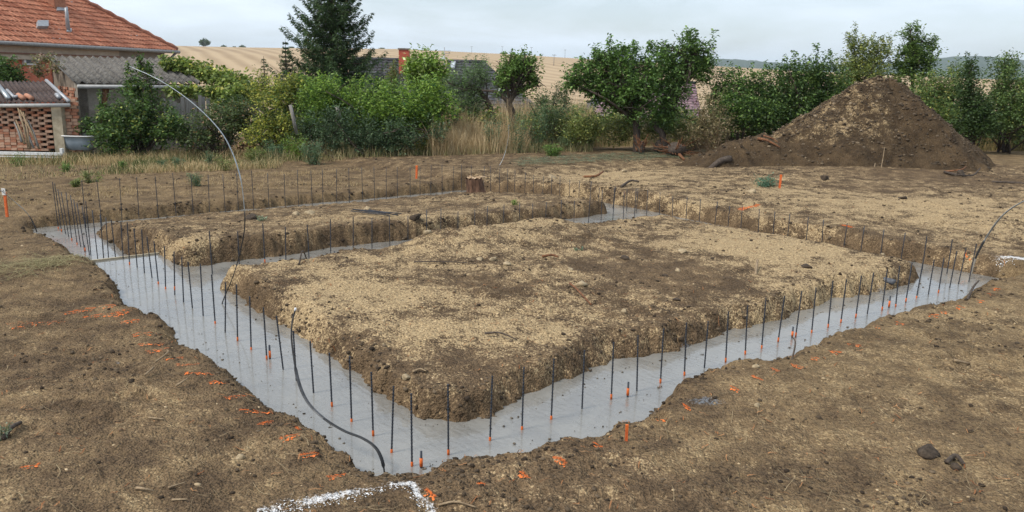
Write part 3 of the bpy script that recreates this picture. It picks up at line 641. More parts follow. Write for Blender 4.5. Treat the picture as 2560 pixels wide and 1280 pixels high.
# crumbs that fell onto the fresh concrete along the banks
x, y, r = scatter(26000, rng, 3.2, 14); u, v = uv_of(x, y); d = trench_d(u, v)
keep = (d > 0.09) & (rng.random(len(x)) < .9 * np.exp(-((d - .08) / .045) ** 2) + .004); x, y, r, v = x[keep], y[keep], r[keep], v[keep]; n = len(x)
k = rng.random((n, 1)); cols = np.array([.05, .04, .03]) * (1 - k) + np.array([.17, .14, .105]) * k
tag(obj('fallen_crumbs', lumps('fallen_crumbs', np.stack([x, y, np.where(v > 9.36, LOW, 0.0) + .002], 1), (.0025 + .007 * rng.random(n) ** 3) * (.7 + r / 12), cols, rng, .7)), 'soil crumbs fallen onto the edges of the wet concrete', 'soil', kind='stuff')
# straw and root fibres lying about
def fibres(name, x, y, zf, L, wd, cols, rng, lift=0.006):
    n = len(x); a = rng.uniform(0, 6.28, n); bend = rng.uniform(-.6, .6, n); V = []; seg = 4
    px, py = x.copy(), y.copy(); rows = []
    for s in range(seg + 1):
        aa = a + bend * s / seg * 1.5; nx, ny = -np.sin(aa), np.cos(aa)
        zz = zf(px, py) + lift + 0.01 * rng.random(n)
        wv = wd * (1 - 0.55 * s / seg)
        rows.append(np.stack([np.stack([px - nx * wv, py - ny * wv, zz], 1), np.stack([px + nx * wv, py + ny * wv, zz], 1)], 1))
        px = px + np.cos(aa) * L / seg; py = py + np.sin(aa) * L / seg
    v = np.stack(rows, 1).reshape(n, -1, 3); k = 2 * (seg + 1)
    f = np.array([[2 * s, 2 * s + 1, 2 * s + 3, 2 * s + 2] for s in range(seg)])
    f = (f[None] + (np.arange(n) * k)[:, None, None]).reshape(-1, 4)
    return np_mesh(name, v.reshape(-1, 3), f, M.straw, False, np.repeat(cols, k, 0))
x, y, r = scatter(6500, rng); u, v = uv_of(x, y); d = trench_d(u, v); s = straw_mask(x, y)
keep = (rng.random(len(x)) < 0.06 + s) & (d < -0.12); x, y, r = x[keep], y[keep], r[keep]; n = len(x)
k = rng.random((n, 1)); cols = (np.array([0.17, 0.12, 0.065]) * (1 - k) + np.array([0.40, 0.31, 0.18]) * k)
tag(obj('straw_litter', fibres('straw_litter', x, y, ground_z, rng.uniform(.03, .20, n), (0.0006 + 0.0008 * rng.random(n)) * (0.7 + r / 8), cols, rng)), 'dry straw stalks and root fibres scattered on the soil', 'straw', kind='stuff')

x, y, r = scatter(900, rng, 2.9, 14); u, v = uv_of(x, y); d = trench_d(u, v); kp = d < -.05; x, y, r = x[kp], y[kp], r[kp]; n = len(x); k = rng.random((n, 1))
cols = np.array([.20, .075, .03]) * (1 - k) + np.array([.42, .22, .10]) * k
tag(obj('wood_chips', fibres('wood_chips', x, y, ground_z, rng.uniform(.02, .07, n), (.0016 + .003 * rng.random(n)) * (.7 + r / 12), cols, rng, .008)), 'reddish root slivers and wood chips scattered over the soil', 'wood chips', kind='stuff')
# ------------------------------------------------------------------ single stones, clods, sticks
def stone(name, px, py, size, c1, c2, label, cat, grp=None, seed=0, sq=(1, 1, .7), z=0.2, sc=25):
    g = np.random.default_rng(seed); p = unz(px, py, z); p = Vector((p.x, p.y, 0)); p.z = gz(p.x, p.y)
    v = ICO2_V * (1 + 0.16 * (g.random((len(ICO2_V), 1)) * 2 - 1)); 
    lob = g.normal(size=(5, 3)); lob /= np.linalg.norm(lob, axis=1)[:, None]
    for q_ in lob: v = v * (1 + 0.16 * np.clip(ICO2_V @ q_, 0, 1)[:, None] ** 3)
    pl = g.normal(size=(7, 3)); pl /= np.linalg.norm(pl, axis=1)[:, None]
    for q_ in pl:
        ex = np.clip(v @ q_ - 0.55, 0, None); v = v - ex[:, None] * q_
    v = v * np.array(sq) * size
    size = size * .60; key = name + str(c1)
    if key not in _sm: _sm[key] = rough_mat(key, c1, c2, sc, 0.95, 0.6)
    o = obj(name, np_mesh(name, v, ICO2_F, _sm[key], cat == 'clod'), None, p + Vector((0, 0, size * sq[2] * .35)))
    o.rotation_euler = (0, 0, g.uniform(0, 6)); return tag(o, label, cat, grp)
_sm = {}
LIME = ((0.22, 0.165, 0.095), (0.46, 0.36, 0.225)); DARK = ((0.028, 0.020, 0.014), (0.085, 0.062, 0.042))
for i, (px, py, s_, lb) in enumerate(((1455, 708, .062, 'largest tan limestone lump in the middle of the near earth pad'), (1705, 634, .052, 'square tan limestone lump on the dark far side of the near pad'),
    (1425, 676, .034, 'small tan stone just behind the largest lump on the pad'), (1232, 655, .055, 'tan stone heap lump at the back left of the near pad'), (1268, 664, .048, 'tan stone at the right of the stone group near the cross trench'), (1200, 655, .04, 'tan stone at the left of the stone group near the cross trench'),
    (1016, 928, .036, 'round tan stone at the left front of the near pad rim'), (1560, 770, .04, 'tan stone lump right of the curved stick'), (1672, 823, .032, 'small pale stone at the pad rim above the right front trench'), (1695, 678, .04, 'tan stone behind the dark clod pair'),
    (2110, 605, .05, 'tan stone near the far right rebar row'), (2205, 632, .05, 'tan stone group on the right end of the pad'), (1875, 488, .09, 'large tan rock behind the far right trench'), (1380, 432, .09, 'tan rock in the far ground near the weeds'), (1560, 418, .08, 'tan rock below the uprooted stump'),
    (742, 519, .06, 'pale stone at the back trench, left one of two'), (775, 517, .065, 'pale stone at the back trench, right one of two'), (918, 512, .08, 'flat pale stone near the back trench'), (1068, 610, .05, 'pale stone on the rim of the cross trench'), (600, 1126, .03, 'small tan stone in the left foreground bank'), (1888, 905, .03, 'pale stone at the edge of the right foreground'), (1895, 1000, .022, 'white pebble in the right foreground near the grey gravel'))):
    stone('stone', px, py, s_, *LIME, lb, 'stone', 'loose limestone lumps', 100 + i)
for i, (px, py, s_, lb) in enumerate(((2015, 667, .065, 'dark brown soil clod on the right of the near pad'), (2322, 1105, .062, 'big dark soil clod in the right foreground'), (2395, 1145, .03, 'dark clod behind the big one in the right foreground'), (1693, 740, .04, 'dark soil clod right of the curved stick'), (1660, 690, .03, 'small dark clod on the pad beside a tan stone'), (1780, 650, .025, 'small dark clod near the back of the pad'),
    (1565, 650, .045, 'dark clod with a pale splinter on the pad'), (1035, 551, .09, 'dark soil clod beside the bundle of bars'), (632, 528, .10, 'large dark soil clod by the back trench'), (2060, 455, .10, 'dark clod behind the far right trench'), (2255, 500, .07, 'dark clod on the far tan ground'), (2400, 445, .09, 'dark clod on the ground right of the mound'), (2225, 672, .075, 'blue-grey lump of spilt concrete on the pad end'))):
    cc = ((0.07, 0.074, 0.082), (0.15, 0.155, 0.165)) if 'concrete' in lb else DARK
    stone('soil_clod', px, py, s_, *cc, lb, 'clod', 'loose soil clods', 300 + i, (1.1, 1, .75), 0.2, 40)
def stick(name, pts, r0, r1, mat, label, cat='stick', zoff=0.012, grp='sticks and roots lying on the earth'):
    P = []
    for px, py, h in pts:
        p = unz(px, py, 0.18); p.z = gz(p.x, p.y) + zoff + h; P.append(p)
    P = smooth_path(P, 5); n = len(P); o0 = P[0].copy()
    o = tube(name, [([p - o0 for p in P], [r0 + (r1 - r0) * i / (n - 1) for i in range(n)])], mat, None, 6)
    o.location = o0; return tag(o, label, cat, grp)
stick('stick', [(1424, 718, .02), (1440, 735, .04), (1458, 752, .03), (1478, 762, .0)], .010, .008, M.rootwood, 'bent reddish stick in the middle of the near pad')
stick('stick', [(1212, 838, .02), (1250, 840, .03), (1292, 852, .0)], .010, .004, M.bark, 'dark root stick lying on the front of the pad')
stick('stick', [(1032, 926, .0), (1050, 924, .01), (1066, 927, .0)], .009, .004, M.drywood, 'splintered brown wood piece on the pad rim')
stick('stick', [(1888, 692, .0), (1892, 672, .08)], .016, .010, M.drywood, 'pale wood splinter standing on the right of the pad', zoff=-.01)
stick('stick', [(1355, 654, .0), (1380, 653, .02), (1395, 656, .01)], .014, .010, M.rootwood, 'short reddish bark piece on the far side of the pad')
stick('stick', [(1035, 667, .0), (1110, 669, .01), (1190, 671, .0)], .007, .004, M.bark, 'long thin twig near the cross trench')
stick('stick', [(388, 898, .0), (405, 888, .02), (420, 875, .02), (418, 868, .0)], .006, .005, M.drywood, 'curved pale root stick among the orange marks on the left')
stick('stick', [(362, 940, .0), (385, 925, .02)], .005, .007, M.drywood, 'short split stick in the left foreground')
stick('stick', [(440, 972, .0), (470, 960, .03)], .008, .004, M.drywood, 'chipped wood splinter below the orange marks')
stick('stick', [(372, 1050, .0), (412, 1053, .0)], .006, .003, M.drywood, 'flat wood chip in the middle of the left foreground')
stick('stick', [(8, 1098, .0), (30, 1075, .02), (52, 1057, .0)], .014, .010, M.bark, 'dark brown stick at the left frame edge beside a weed sprig')
stick('stick', [(420, 1218, .0), (465, 1206, .0)], .006, .002, M.drywood, 'pale wood splinter near the bottom left')
stick('stick', [(342, 1222, .0), (360, 1230, .01), (384, 1226, .0)], .008, .003, M.drywood, 'pale crumbled wood chunk near the bottom left')
stick('stick', [(430, 1248, .0), (468, 1252, .0)], .006, .003, M.drywood, 'short pale wood chunk near the bottom left')
stick('stick', [(1095, 1248, .0), (1140, 1247, .0), (1190, 1256, .0)], .006, .004, M.drywood, 'thin pale stick right of the white lime line')
stick('stick', [(2385, 905, .0), (2425, 903, .0)], .012, .008, M.drywood, 'short brown stick on the right foreground')
stick('stick', [(2368, 1142, .0), (2390, 1132, .02), (2412, 1146, .0)], .014, .010, M.bark, 'bent bark piece beside the dark clods at right')
stick('stick', [(2360, 443, .0), (2390, 452, .03), (2430, 448, .0), (2448, 438, .06)], .03, .012, M.bark, 'forked dark root right of the mound')
stick('stick', [(2360, 441, .0), (2400, 443, .05), (2412, 438, .1)], .022, .010, M.rootwood, 'upper root of the dark pair right of the mound')
stick('stick', [(2480, 465, .0), (2530, 468, .0), (2590, 472, .0)], .025, .02, M.bark, 'long dark root at the far right edge')
stick('stick', [(1552, 476, .0), (1575, 469, .06), (1596, 471, .05)], .022, .018, M.bark, 'dark bent root beside the far right trench')
stick('stick', [(1460, 438, .0), (1490, 440, .02), (1508, 434, .08)], .025, .018, M.rootwood, 'reddish branch on the far ground')
stick('stick', [(1978, 896, -.05), (1986, 880, .08), (1976, 860, .2)], .007, .004, M.bark, 'bare twig sticking up from the edge of the right front trench')
stick('stick', [(2418, 745, -.02), (2432, 725, .05), (2445, 715, .08)], .014, .008, M.bark, 'small dark root poking out by the right trench corner')
stick('stick', [(748, 672, .0), (758, 655, .08), (770, 628, .18)], .009, .006, M.bark, 'bent twig leaning over the cross trench')
# orange wooden pegs
M.peg = rough_mat('orange_peg', (0.50, 0.085, 0.02), (0.72, 0.17, 0.05), 30, 0.75, 0.3)
def peg(px, y0, y1, zg, wd, label, tagtop=False):
    p = unz(px, y1, zg); p.z = gz(p.x, p.y); h = unY(px, y0, p.y).z - p.z
    bm = bmesh.new(); box_bm(bm, (0, 0, h / 2 - .05), (wd, wd * .6, h + .1)); bmesh.ops.bevel(bm, geom=bm.edges[:], offset=.004, segments=1)
    o = empty('marker_peg', p, label, 'peg', 'orange survey pegs'); obj('stake', bm_mesh('stake', bm, M.peg), o)
    bm = bmesh.new(); box_bm(bm, (0, 0, h - .012), (wd * 1.04, wd * .66, .03)); obj('top', bm_mesh('top', bm, M.orange), o)
    if tagtop:
        bm = bmesh.new(); box_bm(bm, (0, -wd * .5, h + .01), (wd * 1.6, .006, .10)); bmesh.ops.bevel(bm, geom=bm.edges[:], offset=.002, segments=1)
        M.cap = rough_mat('white_tag', (.55, .54, .5), (.78, .77, .74), 60, .6, .1); obj('tag', bm_mesh('tag', bm, M.cap), o)
        M.ink = rough_mat('dark_ink', (.04, .04, .04), (.1, .1, .1), 60, .6, 0)
        for k in range(3):
            bm = bmesh.new(); box_bm(bm, (wd * (-.3 + .3 * k), -wd * .5 - .0045, h + .01 + .02 * (k % 2)), (wd * .2, .002, .02)); obj('ink_mark', bm_mesh('ink_mark', bm, M.ink), o)
    o.rotation_euler = (random.uniform(-.05, .05), random.uniform(-.05, .05), random.uniform(-.3, .3)); return o
peg(1041, 414, 446, -.1, .038, 'orange wooden marker peg in front of the weeds')
peg(1948, 437, 479, .18, .036, 'orange wooden marker peg in front of the mound')
peg(14, 480, 508, .05, .036, 'orange peg with a white tag at the far left edge', True)
peg(1566, 1062, 1092, .17, .015, 'short orange split peg on the bank of the right front trench')

# ------------------------------------------------------------------ spray-paint dashes and lime lines, lying on the ground
M.spray = rough_mat('orange_spray', (0.62, 0.12, 0.015), (0.86, 0.24, 0.06), 70, 0.8, 0.4)
M.lime = rough_mat('white_lime', (0.55, 0.54, 0.52), (0.84, 0.84, 0.83), 50, 0.95, 0.5)
def mark(name, pts, wid, mat, seed, dens=0.75, z=0.17):
    """broken flecks of paint draped over the soil between picture points"""
    g = np.random.default_rng(seed); P = [unz(a, b, z) for a, b in pts]; V = []; Fc = []
    for A, B in zip(P[:-1], P[1:]):
        L = (B - A).length; d = (B - A).normalized(); nrm = Vector((-d.y, d.x, 0)); n = int(L / 0.010 * max(1, wid / .012) * dens * (4.0 if mat is M.spray else 7.0))
        for _ in range(n):
            t = g.random(); o = g.normal() * wid * (.5 if mat is M.spray else .62); c = A.lerp(B, t) + nrm * o; s = (.0034 if mat is M.spray else .0019) * (0.5 + g.random() * 1.4); k = 6; a0 = g.random() * 6; base = len(V)
            zc = []
            for m_ in range(k):
                a = a0 + 6.283 * m_ / k; rr = s * (0.6 + .8 * g.random()) * (1.6 if m_ % 3 == 0 else 1)
                V.append([c.x + math.cos(a) * rr, c.y + math.sin(a) * rr, 0])
            Fc.append([base + m_ for m_ in range(k)])
    V = np.array(V); V[:, 2] = ground_z(V[:, 0], V[:, 1]) + (0.006 if mat is M.spray else 0.0035)
    o = obj(name, np_mesh(name, V, np.array(Fc), mat), ground); return o
for i, p in enumerate(OR): mark('paint_mark', p, (.0095 if p[0][1] > 600 else .02), M.spray, 500 + i, .35)
# faint overspray where the can was tested
mark('paint_mark', [(20, 800), (150, 793)], .06, M.spray, 560, .06)
mark('lime_line', [(660, 1282), (740, 1258), (860, 1233), (960, 1212), (1025, 1203)], .030, M.lime, 600, .22)
mark('lime_line', [(650, 1280), (700, 1262), (730, 1240)], .035, M.lime, 601, .15)
mark('lime_line', [(1025, 1203), (1040, 1240), (1075, 1265), (1090, 1300)], .030, M.lime, 602, .12)
mark('lime_line', [(2490, 652), (2530, 655), (2570, 660)], .05, M.lime, 603, .2)
# blue-white wrapper scrap at the bottom right
bm = bmesh.new(); box_bm(bm, (0, 0, .012), (.055, .02, .016), Matrix.Rotation(.5, 3, 'Z')); bmesh.ops.bevel(bm, geom=bm.edges[:], offset=.004, segments=1)
p = unz(2532, 1276, .18); p.z = gz(p.x, p.y); M.scrap = rough_mat('white_scrap', (.6, .68, .66), (.75, .8, .78), 10, .5, 0)
tag(obj('plastic_scrap', bm_mesh('plastic_scrap', bm, M.scrap), None, p), 'small white plastic scrap at the bottom right edge', 'scrap')

# ------------------------------------------------------------------ bundle of spare bars on the far pad
e = unz(895, 541, .12); f_ = unz(1000, 561, .12)
o = empty('rebar_bundle', (*e.xy, gz(e.x, e.y)), 'bundle of spare dark rebars lying on the far earth pad', 'rebar bundle')
for k in range(6):
    a = Vector((random.uniform(-.1, .25), random.uniform(-.03, .03), .03 + .012 * (k % 3))); b_ = Vector((f_.x - e.x - random.uniform(-.05, .5) * .5, f_.y - e.y + random.uniform(-.04, .04), .03 + .012 * (k % 3) + gz(f_.x, f_.y) - gz(e.x, e.y)))
    tube('bar', [([a, b_], [.0065, .0065])], M.rebar, o, 6)

# ------------------------------------------------------------------ sawn-off stump at the back corner
c = unz(1192, 489, -.15); c.z = -.15; h = unY(1192, 446, c.y).z - c.z
o = empty('tree_stump', c, 'sawn tree stump with splintered top at the back corner of the trench', 'stump')
bm = bmesh.new(); seg = 28; rings = []
M.stumpbark = rough_mat('stump_bark', (.05, .028, .018), (.19, .105, .065), 22, .95, .9, stretch=(1, 1, .25), dist=.03)
M.cutwood = rough_mat('cut_wood', (.34, .22, .13), (.56, .42, .27), 30, .85, .4)
for zi, rr in ((-.1, .21), (0, .19), (.06, .165), (.15, .15), (h * .7, .145), (h, .140)):
    rings.append([bm.verts.new((math.cos(2 * math.pi * k / seg) * rr * (1 + .10 * math.sin(3 * k * .45 + 1) + .05 * math.sin(k * 2.3)) - .06 * zi / h, math.sin(2 * math.pi * k / seg) * rr * (1 + .08 * math.sin(k * 1.1)), zi + (.02 * math.sin(k * 1.9) if zi == h else 0))) for k in range(seg)])
for a, b_ in zip(rings[:-1], rings[1:]):
    for k in range(seg): bm.faces.new((a[k], a[(k + 1) % seg], b_[(k + 1) % seg], b_[k]))
obj('bark', bm_mesh('bark', bm, M.stumpbark, True), o)
bm = bmesh.new(); ct = bm.verts.new((-.06, 0, h + .005)); rg = [bm.verts.new((math.cos(2 * math.pi * k / seg) * .134 - .06, math.sin(2 * math.pi * k / seg) * .134, h + .01 + .012 * math.sin(k * 1.7))) for k in range(seg)]
for k in range(seg): bm.faces.new((ct, rg[k], rg[(k + 1) % seg]))
obj('cut_face', bm_mesh('cut_face', bm, M.cutwood), o)
bm = bmesh.new()
for k in range(9):
    a = random.uniform(2.2, 5.2); q0 = Vector((math.cos(a) * .09 - .06, math.sin(a) * .09, h)); v3 = [bm.verts.new(q0 + Vector((random.uniform(-.025, .025), random.uniform(-.02, .02), 0))) for _ in range(3)]
    tp_ = bm.verts.new(q0 + Vector((random.uniform(-.02, .03), 0, random.uniform(.03, .09))))
    for m_ in range(3): bm.faces.new((v3[m_], v3[(m_ + 1) % 3], tp_))
tube('splinter', [([Vector((-.02, -.05, h + .02)), Vector((.1, -.02, h + .03)), Vector((.2, .0, h + .05))], [.02, .014, .004])], M.cutwood, o)
obj('splinters', bm_mesh('splinters', bm, M.cutwood), o)

# ------------------------------------------------------------------ heap of excavated earth
MC = unY(2192, 420, 19.6); MC.z = 0.10
def mound_h(x, y):
    dx, dy = x - MC.x, y - MC.y
    dxx = np.where(dx < 0, dx * 0.62, dx * 1.0); dyy = np.where(dy < 0, dy * 0.92, dy * 0.80)
    rr = np.sqrt(dxx ** 2 + dyy ** 2 + 0.11)
    ang = np.arctan2(dy, dx); rr = rr * (1 + 0.10 * np.sin(ang * 3 + .6) * np.clip(rr, 0, 1.2) / 1.2 + 0.05 * np.sin(ang * 7))
    hh = 2.22 - rr * 1.0 - 0.12 * np.clip(rr, 0, .35) ** 2
    hh = hh + 0.05 * sstep(1.6, 2.4, rr)
    l1 = 0.72 - 0.9 * np.sqrt(((dx + 3.0) * .38) ** 2 + ((dy + .5) * .75) ** 2)      # low tail of the heap on the left
    l2 = 0.40 - 0.75 * np.sqrt(((dx + 3.8) * .6) ** 2 + ((dy + 1.2) * .9) ** 2)
    hh = np.maximum(np.maximum(hh, l1), l2)
    k = sstep(-.3, .2, hh)
    return hh + k * (0.20 * fbm(x * 1.1, y * 1.3, 3, 201) + 0.075 * fbm(x * 5.0, y * 5.0, 4, 211, .65) + 0.03 * np.abs(fbm(x * 14, y * 14, 3, 221)))
gx = np.arange(MC.x - 6.6, MC.x + 4.6, .036); gy = np.arange(MC.y - 4.2, MC.y + 4.3, .042)
X, Y = np.meshgrid(gx, gy, indexing='ij'); Hm = mound_h(X, Y); Zb = base_z(X.ravel(), Y.ravel()).reshape(X.shape)
Zm = np.maximum(Hm, -0.12) + Zb
ny = len(gy); i, j = np.meshgrid(np.arange(len(gx) - 1), np.arange(ny - 1), indexing='ij')
q = np.stack([i * ny + j, (i + 1) * ny + j, (i + 1) * ny + j + 1, i * ny + j + 1], -1).reshape(-1, 4)
hk = np.maximum(np.maximum(Hm[:-1, :-1], Hm[1:, 1:]), np.maximum(Hm[1:, :-1], Hm[:-1, 1:])).ravel(); q = q[hk > -0.10]
used = np.zeros(X.size, bool); used[q.ravel()] = True; remap = np.cumsum(used) - 1; q = remap[q]
dxm, dym = (X - MC.x).ravel(), (Y - MC.y).ravel()
leftness = sstep(-.15, .65, (-dxm * .9 - dym * .25) / (np.hypot(dxm, dym) + .3))  # left flank tinted paler: its lit side is put into the colour
ridge = np.exp(-((dxm - .15 + .35 * dym) / .5) ** 2) * (dym < 0)
mk = np.stack([np.clip(-.48 + .68 * leftness * sstep(.1, .7, Hm.ravel()) + .06 * ridge - .35 * np.exp(-(((dxm + 3.6) / .9) ** 2 + ((dym + 1.0) / .8) ** 2)), -.6, 1), np.zeros(X.size), np.zeros(X.size)], 1)
pts = np.stack([X.ravel(), Y.ravel(), Zm.ravel()], 1)[used]; cen = np.array([MC.x, MC.y, 0])
mound = tag(obj('earth_mound', np_mesh('earth_mound', pts - cen, q, M.subsoil, True, mk[used], 'mask'), None, cen), 'tall heap of brown excavated earth, its gravelly left flank tinted paler as the lit side', 'earth mound')
def mz(x, y): return float(mound_h(np.array([x]), np.array([y]))[0] + base_z(np.array([x]), np.array([y]))[0])
rg = np.random.default_rng(9); n = 5200; x = MC.x + rg.normal(0, 1.9, n) - .5; y = MC.y - np.abs(rg.normal(0, 1.6, n)) + .5; hm = mound_h(x, y); kp = hm > .02; x, y, hm = x[kp], y[kp], hm[kp]; n = len(x)
lf = (x - MC.x < -.2) & (rg.random(n) < .22); k = rg.random((n, 1))  # pale lumps on the left only, matching the painted lit flank
cols = np.where(lf[:, None], np.array([.13, .095, .06]) * (1 - k) + np.array([.30, .23, .15]) * k, np.array([.035, .026, .018]) * (1 - k) + np.array([.14, .105, .07]) * k)
tag(obj('mound_rubble', lumps('mound_rubble', np.stack([x, y, hm + base_z(x, y)], 1), .008 + .034 * rg.random(n) ** 4, cols, rg, .8)), 'clods and stones covering the tall earth heap', 'rubble', kind='stuff')
def on_mound(px, py, h=0):
    best = None
    for Yk in np.arange(15.5, 20.5, .05):
        p = unY(px, py, Yk)
        if p.z <= mz(p.x, p.y) + .0: return p + Vector((0, 0, h))
    return unY(px, py, 18) + Vector((0, 0, h))
def mstick(pts, r0, r1, mat, label, cat='root'):
    P = smooth_path([on_mound(a, b, h) for a, b, h in pts], 5); n = len(P); o0 = P[0].copy()
    o = tube('root', [([p - o0 for p in P], [r0 + (r1 - r0) * i / (n - 1) for i in range(n)])], mat, None, 6); o.location = o0; tag(o, label, cat, 'roots on the earth mound')
mstick([(1895, 352, .05), (1918, 360, .08), (1950, 372, .03)], .04, .015, M.rootwood, 'reddish root lying on the low left tail of the mound')
mstick([(1908, 350, .1), (1930, 357, .1), (1946, 362, .05)], .02, .01, M.rootwood, 'thin upper root beside the reddish root on the mound tail')
mstick([(1772, 429, .05), (1800, 412, .08), (1825, 404, .06)], .05, .09, M.bark, 'grey log at the left foot of the mound', 'log')
mstick([(2180, 445, .0), (2186, 425, .15)], .02, .008, M.drywood, 'left one of two dry stalks at the foot of the mound', 'stalk')
mstick([(2198, 442, .0), (2204, 420, .15), (2207, 404, .3)], .012, .006, M.drywood, 'right one of two dry stalks at the foot of the mound', 'stalk')
# ================================================================== plants
def leaf_np(pos, size, cols, rng, up=0.5, asp=0.55, dirs=None, drop=0.2):
    """each leaf a folded diamond; pos (n,3)"""
    n = len(pos)
    nrm = rng.normal(size=(n, 3)); nrm[:, 2] = np.abs(nrm[:, 2]) + up + .3; nrm /= np.linalg.norm(nrm, axis=1)[:, None]
    t = rng.normal(size=(n, 3)) if dirs is None else dirs + 0.45 * rng.normal(size=(n, 3))
    t[:, 2] -= drop
    t -= (t * nrm).sum(1)[:, None] * nrm; t /= np.linalg.norm(t, axis=1)[:, None] + 1e-9
    s = np.cross(nrm, t); L = size[:, None]; W = L * asp
    a = pos; b = pos + t * L * .45 + s * W * .5 + nrm * L * .10; c = pos + t * L - nrm * L * .06; d = pos + t * L * .45 - s * W * .5 + nrm * L * .10
    v = np.stack([a, b, c, d], 1).reshape(-1, 3)
    return v, np.arange(n * 4).reshape(n, 4), np.repeat(cols, 4, 0)
def leaf_cols(rng, n, c1, c2, c3=None, p3=0.0):
    k = rng.random((n, 1)); c = np.array(c1) * (1 - k) + np.array(c2) * k
    if c3 is not None: c = np.where(rng.random((n, 1)) < p3, np.array(c3), c)
    return c * rng.uniform(1.45, 2.8, (n, 1))
G_DARK = ((.020, .040, .011), (.058, .100, .024)); G_MID = ((.034, .066, .015), (.100, .160, .034)); G_BRIGHT = ((.056, .100, .015), (.138, .200, .034))
G_GREY = ((.045, .070, .034), (.110, .145, .072)); G_YEL = ((.080, .105, .018), (.250, .240, .045)); G_OLIVE = ((.044, .062, .018), (.130, .155, .044))
YELLOW = (.38, .32, .05); BROWN = (.16, .09, .04)
def crown_pts(ells, n, rng, clus=22, spread=.13, shell=.45):
    """leaf positions grouped in sprays through several ellipsoids"""
    vol = np.array([e[1][0] * e[1][1] + e[1][0] * e[1][2] + e[1][1] * e[1][2] for e in ells]); vol /= vol.sum(); P = []; Dd = []; CC = []
    for (c, r), wgt in zip(ells, vol):
        k = max(3, int(n * wgt / clus)); dr = rng.normal(size=(k, 3)); dr /= np.linalg.norm(dr, axis=1)[:, None]
        rad = rng.random(k) ** shell; lump = 1 + .45 * fbm(dr[:, 0] * 2.3 + c[0], dr[:, 2] * 2.3 + dr[:, 1] * 1.7 + c[1], 3, 7)
        cc = np.array(c) + dr * (rad * lump)[:, None] * np.array(r)
        ax = dr * .6 + rng.normal(size=(k, 3)) * .5; ax[:, 2] += .35; ax /= np.linalg.norm(ax, axis=1)[:, None]
        m = rng.integers(int(clus * .6), int(clus * 1.4), k); idx = np.repeat(np.arange(k), m); T = rng.random(len(idx))
        p = cc[idx] + ax[idx] * ((T - .4) * spread * 2.4)[:, None] + rng.normal(size=(len(idx), 3)) * spread * .38
        P.append(p); Dd.append(ax[idx] * .6 + rng.normal(size=(len(idx), 3)) * .6); CC.append(rng.uniform(.72, 1.22, k)[idx])
    return np.concatenate(P), np.concatenate(Dd), np.concatenate(CC)
def px_ell(px, py, rx, ry, Y, ryd=None):
    c = unY(px, py, Y); s = Y / F_PX; return (tuple(c), (rx * s, (ryd if ryd else .8 * rx * s), ry * s))
